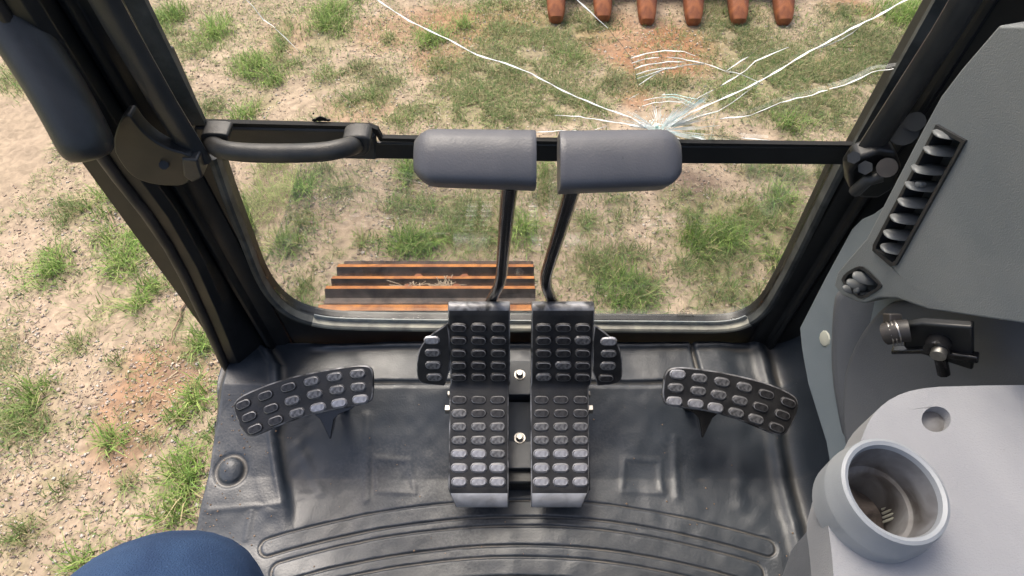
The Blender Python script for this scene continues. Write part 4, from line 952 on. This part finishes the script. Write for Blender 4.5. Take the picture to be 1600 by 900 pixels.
# slats: lens shaped blades
va, vb = P(1480, 214, plane=PH), P(1388, 392, plane=PH); vdir = (vb - va).normalized()
cross_dir = PH[1].cross(vdir).normalized()
if cross_dir.x < 0: cross_dir = -cross_dir
def slat_mesh(name, hw, hl, mat):
    v = []; f = []; nu, nv = 12, 8
    for i in range(nu + 1):
        th = math.pi * i / nu
        for j in range(nv):
            a = 2 * math.pi * j / nv; x = -hw * math.cos(th); r = abs(math.sin(th)) ** .6 + 1e-3
            v.append(Vector((x, hl * r * math.cos(a), .0035 * r * math.sin(a))))
    for i in range(nu):
        for j in range(nv): f.append([i * nv + j, i * nv + (j + 1) % nv, (i + 1) * nv + (j + 1) % nv, (i + 1) * nv + j])
    v, f = fix_normals(v, f); return meshd(name, v, f, mat, ang=60)
slm = slat_mesh('slat', .0205, .0125, 'slat')
vt = thing('x', 'x', 'x') if False else None
frm = bpy.data.objects['vent_frame']
for k, (a, b) in enumerate(((1463, 238), (1443, 267), (1433, 293), (1421, 319), (1409, 344), (1398, 369), (1393, 391), (1478, 212))):
    p = P(a, b, plane=PH) - PH[1] * .009
    ydir = (vdir * .45 - PH[1] * .9).normalized(); 
    mm = Matrix((CR * .98 + CU * -.12, CU * .62 - CF * .45 , Vector((0, 0, 0)))); xax = (cross_dir * .8 + CR * .4).normalized()
    nrm = (CU * .75 - CF * .66).normalized(); m = frame(p, nrm, CR - CU * .1); link('slat', slm, frm, m)
link('slat_tab', stud_mesh('slat_tab', .008, .005, .006, 'slat'), frm, frame(P(1438, 289, plane=PH), -CF, CR))
tube('slat_link', [P(1484, 214, plane=PH) - PH[1] * .02, P(1398, 390, plane=PH) - PH[1] * .02], .0025, 'trim', frm, n=6)
# small vent at the lower corner of the hood
PV = (PH[0] - PH[1] * .004, PH[1])
sfo = smooth_path([P(a, b, plane=PH) + PH[1] * .002 for a, b in ((1315, 440), (1321, 427), (1342, 415), (1353, 417), (1380, 444), (1377, 451), (1350, 467), (1341, 465))], 1, True)
slab('vent_frame', sfo, -PH[1] * .02, 'trim', sc_, holes=[[P(a, b, plane=PH) + PH[1] * .002 for a, b in small_px]])
slab('vent_back', [q - PH[1] * .04 for q in sfo], -PH[1] * .003, 'void', sc_)
fr2 = bpy.data.objects['vent_frame.001']
for (a, b, w) in ((1334, 452, .012), (1343, 444, .014), (1355, 434, .016)):
    sm2 = slat_mesh('slat', w, w * .5, 'slat'); link('slat', sm2, fr2, frame(P(a, b, plane=PV) + PV[1] * .004, (-CF + CU * .3).normalized(), (CR - CU * .35).normalized()))
link('slat_tab', stud_mesh('slat_tab', .006, .0045, .006, 'slat'), fr2, frame(P(1345, 452, plane=PV) + PV[1] * .006, -CF, CU))
# thin groove lines on the bulge
# black latch linkage
lk = thing('latch_lever', 'black metal latch linkage with knurled knob on the side console', 'latch', tuple(P(1430, 530, d=.74)))
PL = plane3(P(1390, 530, d=.76), P(1480, 540, d=.72), P(1430, 575, d=.77))
slab('link_plate', [P(a, b, plane=PL) for a, b in ((1408, 512), (1440, 506), (1520, 512), (1520, 580), (1477, 566), (1412, 546))], -PL[1] * .012, 'paint', lk, bevel=.003)
slab('lower_bar', [P(a, b, plane=PL) + PL[1] * .006 for a, b in ((1394, 543), (1440, 541), (1530, 553), (1530, 563), (1440, 548), (1394, 549))], -PL[1] * .01, 'shaft', lk, bevel=.002)
tube('knob', [P(1384, 522, d=.745), P(1402, 518, d=.735), P(1420, 516, d=.73)], .013, 'paint_worn', lk, n=14)
for k in range(3): tube('knob_rib', [P(1389 + k * 6, 521 - k * 1.3, d=.742 - k * .003), P(1391 + k * 6, 520.6 - k * 1.3, d=.7415 - k * .003)], .0142, 'steel', lk, n=14)
slab('knob_block', [P(a, b, d=.735) for a, b in ((1390, 490), (1410, 490), (1411, 512), (1391, 512))], CF * .015, 'paint_worn', lk, bevel=.002)
tube('pivot_bolt', [P(1467, 534, plane=PL) + PL[1] * .014, P(1467, 534, plane=PL) - PL[1] * .005], .013, 'shaft', lk, n=16)
tube('pivot_cap', [P(1472, 534, plane=PL) + PL[1] * .022, P(1472, 534, plane=PL) + PL[1] * .010], .008, 'steel', lk, n=12)
tube('hook', [P(1470, 560, plane=PL), P(1476, 580, plane=PL) + PL[1] * .004], .007, 'shaft', lk, n=8)

# ------------------------------------------------------------------ armrest box and cup holder
ar = thing('armrest_console', 'light grey armrest box with round cup holder at lower right', 'armrest', (.45, .2, FZ + .5))
za = CAMZ - .602; zc = CAMZ - .555; cc = P(1399, 764, z=zc); ro_ = .0450
ZP = lambda a, b, z=za: P(a, b, z=z)
arm_px = [(1297, 840), (1290, 800), (1300, 760), (1345, 690), (1354, 664), (1370, 640), (1396, 620), (1430, 608), (1480, 603), (1720, 600), (1720, 1000), (1310, 1000), (1303, 900)]
hole = [ZP(1463 + 23 * math.cos(2 * math.pi * i / 24), 655 + 20 * math.sin(2 * math.pi * i / 24)) for i in range(24)]
slab('top_panel', smooth_path([ZP(a, b) for a, b in arm_px], 1, True), Vector((0, 0, -.05)), 'grey_light', ar, holes=[hole, [Vector((cc.x + .036 * math.cos(2 * math.pi * i / 24), cc.y + .036 * math.sin(2 * math.pi * i / 24), za)) for i in range(24)]], bevel=.006, seg=3)
slab('hole_floor', [q + Vector((0, 0, -.012)) for q in [ZP(1463 + 26 * math.cos(2 * math.pi * i / 24), 655 + 23 * math.sin(2 * math.pi * i / 24)) for i in range(24)]], Vector((0, 0, -.003)), 'cup_in', ar)
slab('box_body', [q + Vector((.03, -.02, -.051)) for q in [ZP(a, b) for a, b in ((1320, 860), (1370, 690), (1420, 630), (1720, 620), (1720, 1000), (1330, 1000))]], Vector((0, 0, -.30)), 'grey_dark', ar, bevel=.01)

prof = [(ro_ + .003, -.060), (ro_ + .004, -.030), (ro_ + .0038, -.026), (ro_ + .0028, -.023), (ro_ + .001, -.006), (ro_ - .0003, -.001), (ro_ - .003, .0005), (ro_ - .006, -.001), (ro_ - .0075, -.006), (ro_ - .0095, -.04), (ro_ - .0105, -.042), (ro_ - .014, -.043), (ro_ - .016, -.046), (ro_ - .018, -.085)]
v = []; f = []; n = 48
for (r, z) in prof:
    for j in range(n): a = 2 * math.pi * j / n; v.append(Vector((cc.x + r * math.cos(a), cc.y + r * math.sin(a) * 1.05, cc.z + z)))
for i in range(len(prof) - 1):
    for j in range(n): f.append([i * n + j, i * n + (j + 1) % n, (i + 1) * n + (j + 1) % n, (i + 1) * n + j])
me = meshd('cup_holder', v, f, ['grey_cup', 'cup_in'], ang=40)
for q in me.polygons:
    if min(i // n for i in q.vertices) >= 8: q.material_index = 1
cu = link('cup_holder', me, ar); 
v, f = tube_data([cc + Vector((0, 0, -.088)), cc + Vector((0, 0, -.083))], .032, 32); obj('dirty_bottom', v, f, 'cup_dirt', cu, label='brown dirt in the bottom of the cup holder')
for k in range(4): tube('drain_rib', [cc + Vector((.024 + k * .001, -.006 + k * .004, -.078)), cc + Vector((.03, -.006 + k * .004, -.06))], .0012, 'cream', cu, n=6)

# ------------------------------------------------------------------ operator: knee in blue jeans
pe = thing('person', 'blue denim knee of the seated operator at lower left', 'person', (-.25, -.15, FZ))
def leg_mesh(pts):
    me = bpy.data.meshes.new('leg'); me.from_pydata([p for p, r in pts], [(i, i + 1) for i in range(len(pts) - 1)], []); me.update()
    o = link('jeans', me, pe); sk = o.modifiers.new('skin', 'SKIN'); sk.use_smooth_shade = True
    for i, (p, r) in enumerate(pts): me.skin_vertices[0].data[i].radius = r
    me.skin_vertices[0].data[0].use_root = True
    s = o.modifiers.new('sub', 'SUBSURF'); s.levels = 2; s.render_levels = 3
    me.materials.append(M['denim']); return o
KN = P(225, 905, d=.47)
leg_mesh([((0.02, -.50, FZ + .56), (.15, .13)), ((-.13, -.38, FZ + .58), (.105, .105)), ((-.21, -.15, KN.z - .02), (.098, .09)), ((KN.x, KN.y - .03, KN.z - .012), (.088, .085)), ((KN.x - .005, KN.y + .0, KN.z - .075), (.072, .075)),
          ((-.27, -.02, FZ + .34), (.062, .066)), ((-.27, -.10, FZ + .12), (.052, .056)), ((-.27, -.11, FZ + .085), (.055, .06))])
v, f = tube_data([Vector((-.27, -.16, FZ + .05)), Vector((-.27, -.10, FZ + .06)), Vector((-.275, .02, FZ + .05)), Vector((-.28, .10, FZ + .04))], [.03, .048, .046, .03], 14, (Vector((0, 0, 1)), .85)); obj('boot', v, f, 'boot', pe)

# soil crumbs trodden onto the mat
rs = np.random.default_rng(5); v = []; f = []
for i in range(300):
    x = rs.uniform(-.55, .52); y = rs.uniform(.02, .60)
    if rs.random() < .5: x = -.565 + abs(rs.normal(0, .05))
    ix = min(len(mx) - 1, np.searchsorted(mx, x)); iy = min(len(my) - 1, np.searchsorted(my, y)); z = zz[ix, iy]; r = rs.uniform(.0006, .0022); k = len(v)
    for d in ((1, 0, 0), (-1, 0, 0), (0, 1, 0), (0, -1, 0), (0, 0, .8), (0, 0, -.4)): v.append(Vector((x, y, z + r * .3)) + Vector(d) * r * rs.uniform(.6, 1.3))
    f += [[k + a for a in t] for t in ((0, 2, 4), (2, 1, 4), (1, 3, 4), (3, 0, 4), (2, 0, 5), (1, 2, 5), (3, 1, 5), (0, 3, 5))]
cr = obj('soil_crumbs', v, f, 'stick', None, smooth=False); cr['kind'] = 'stuff'; cr['label'] = 'pale soil crumbs scattered on the black floor mat'; cr['category'] = 'soil'
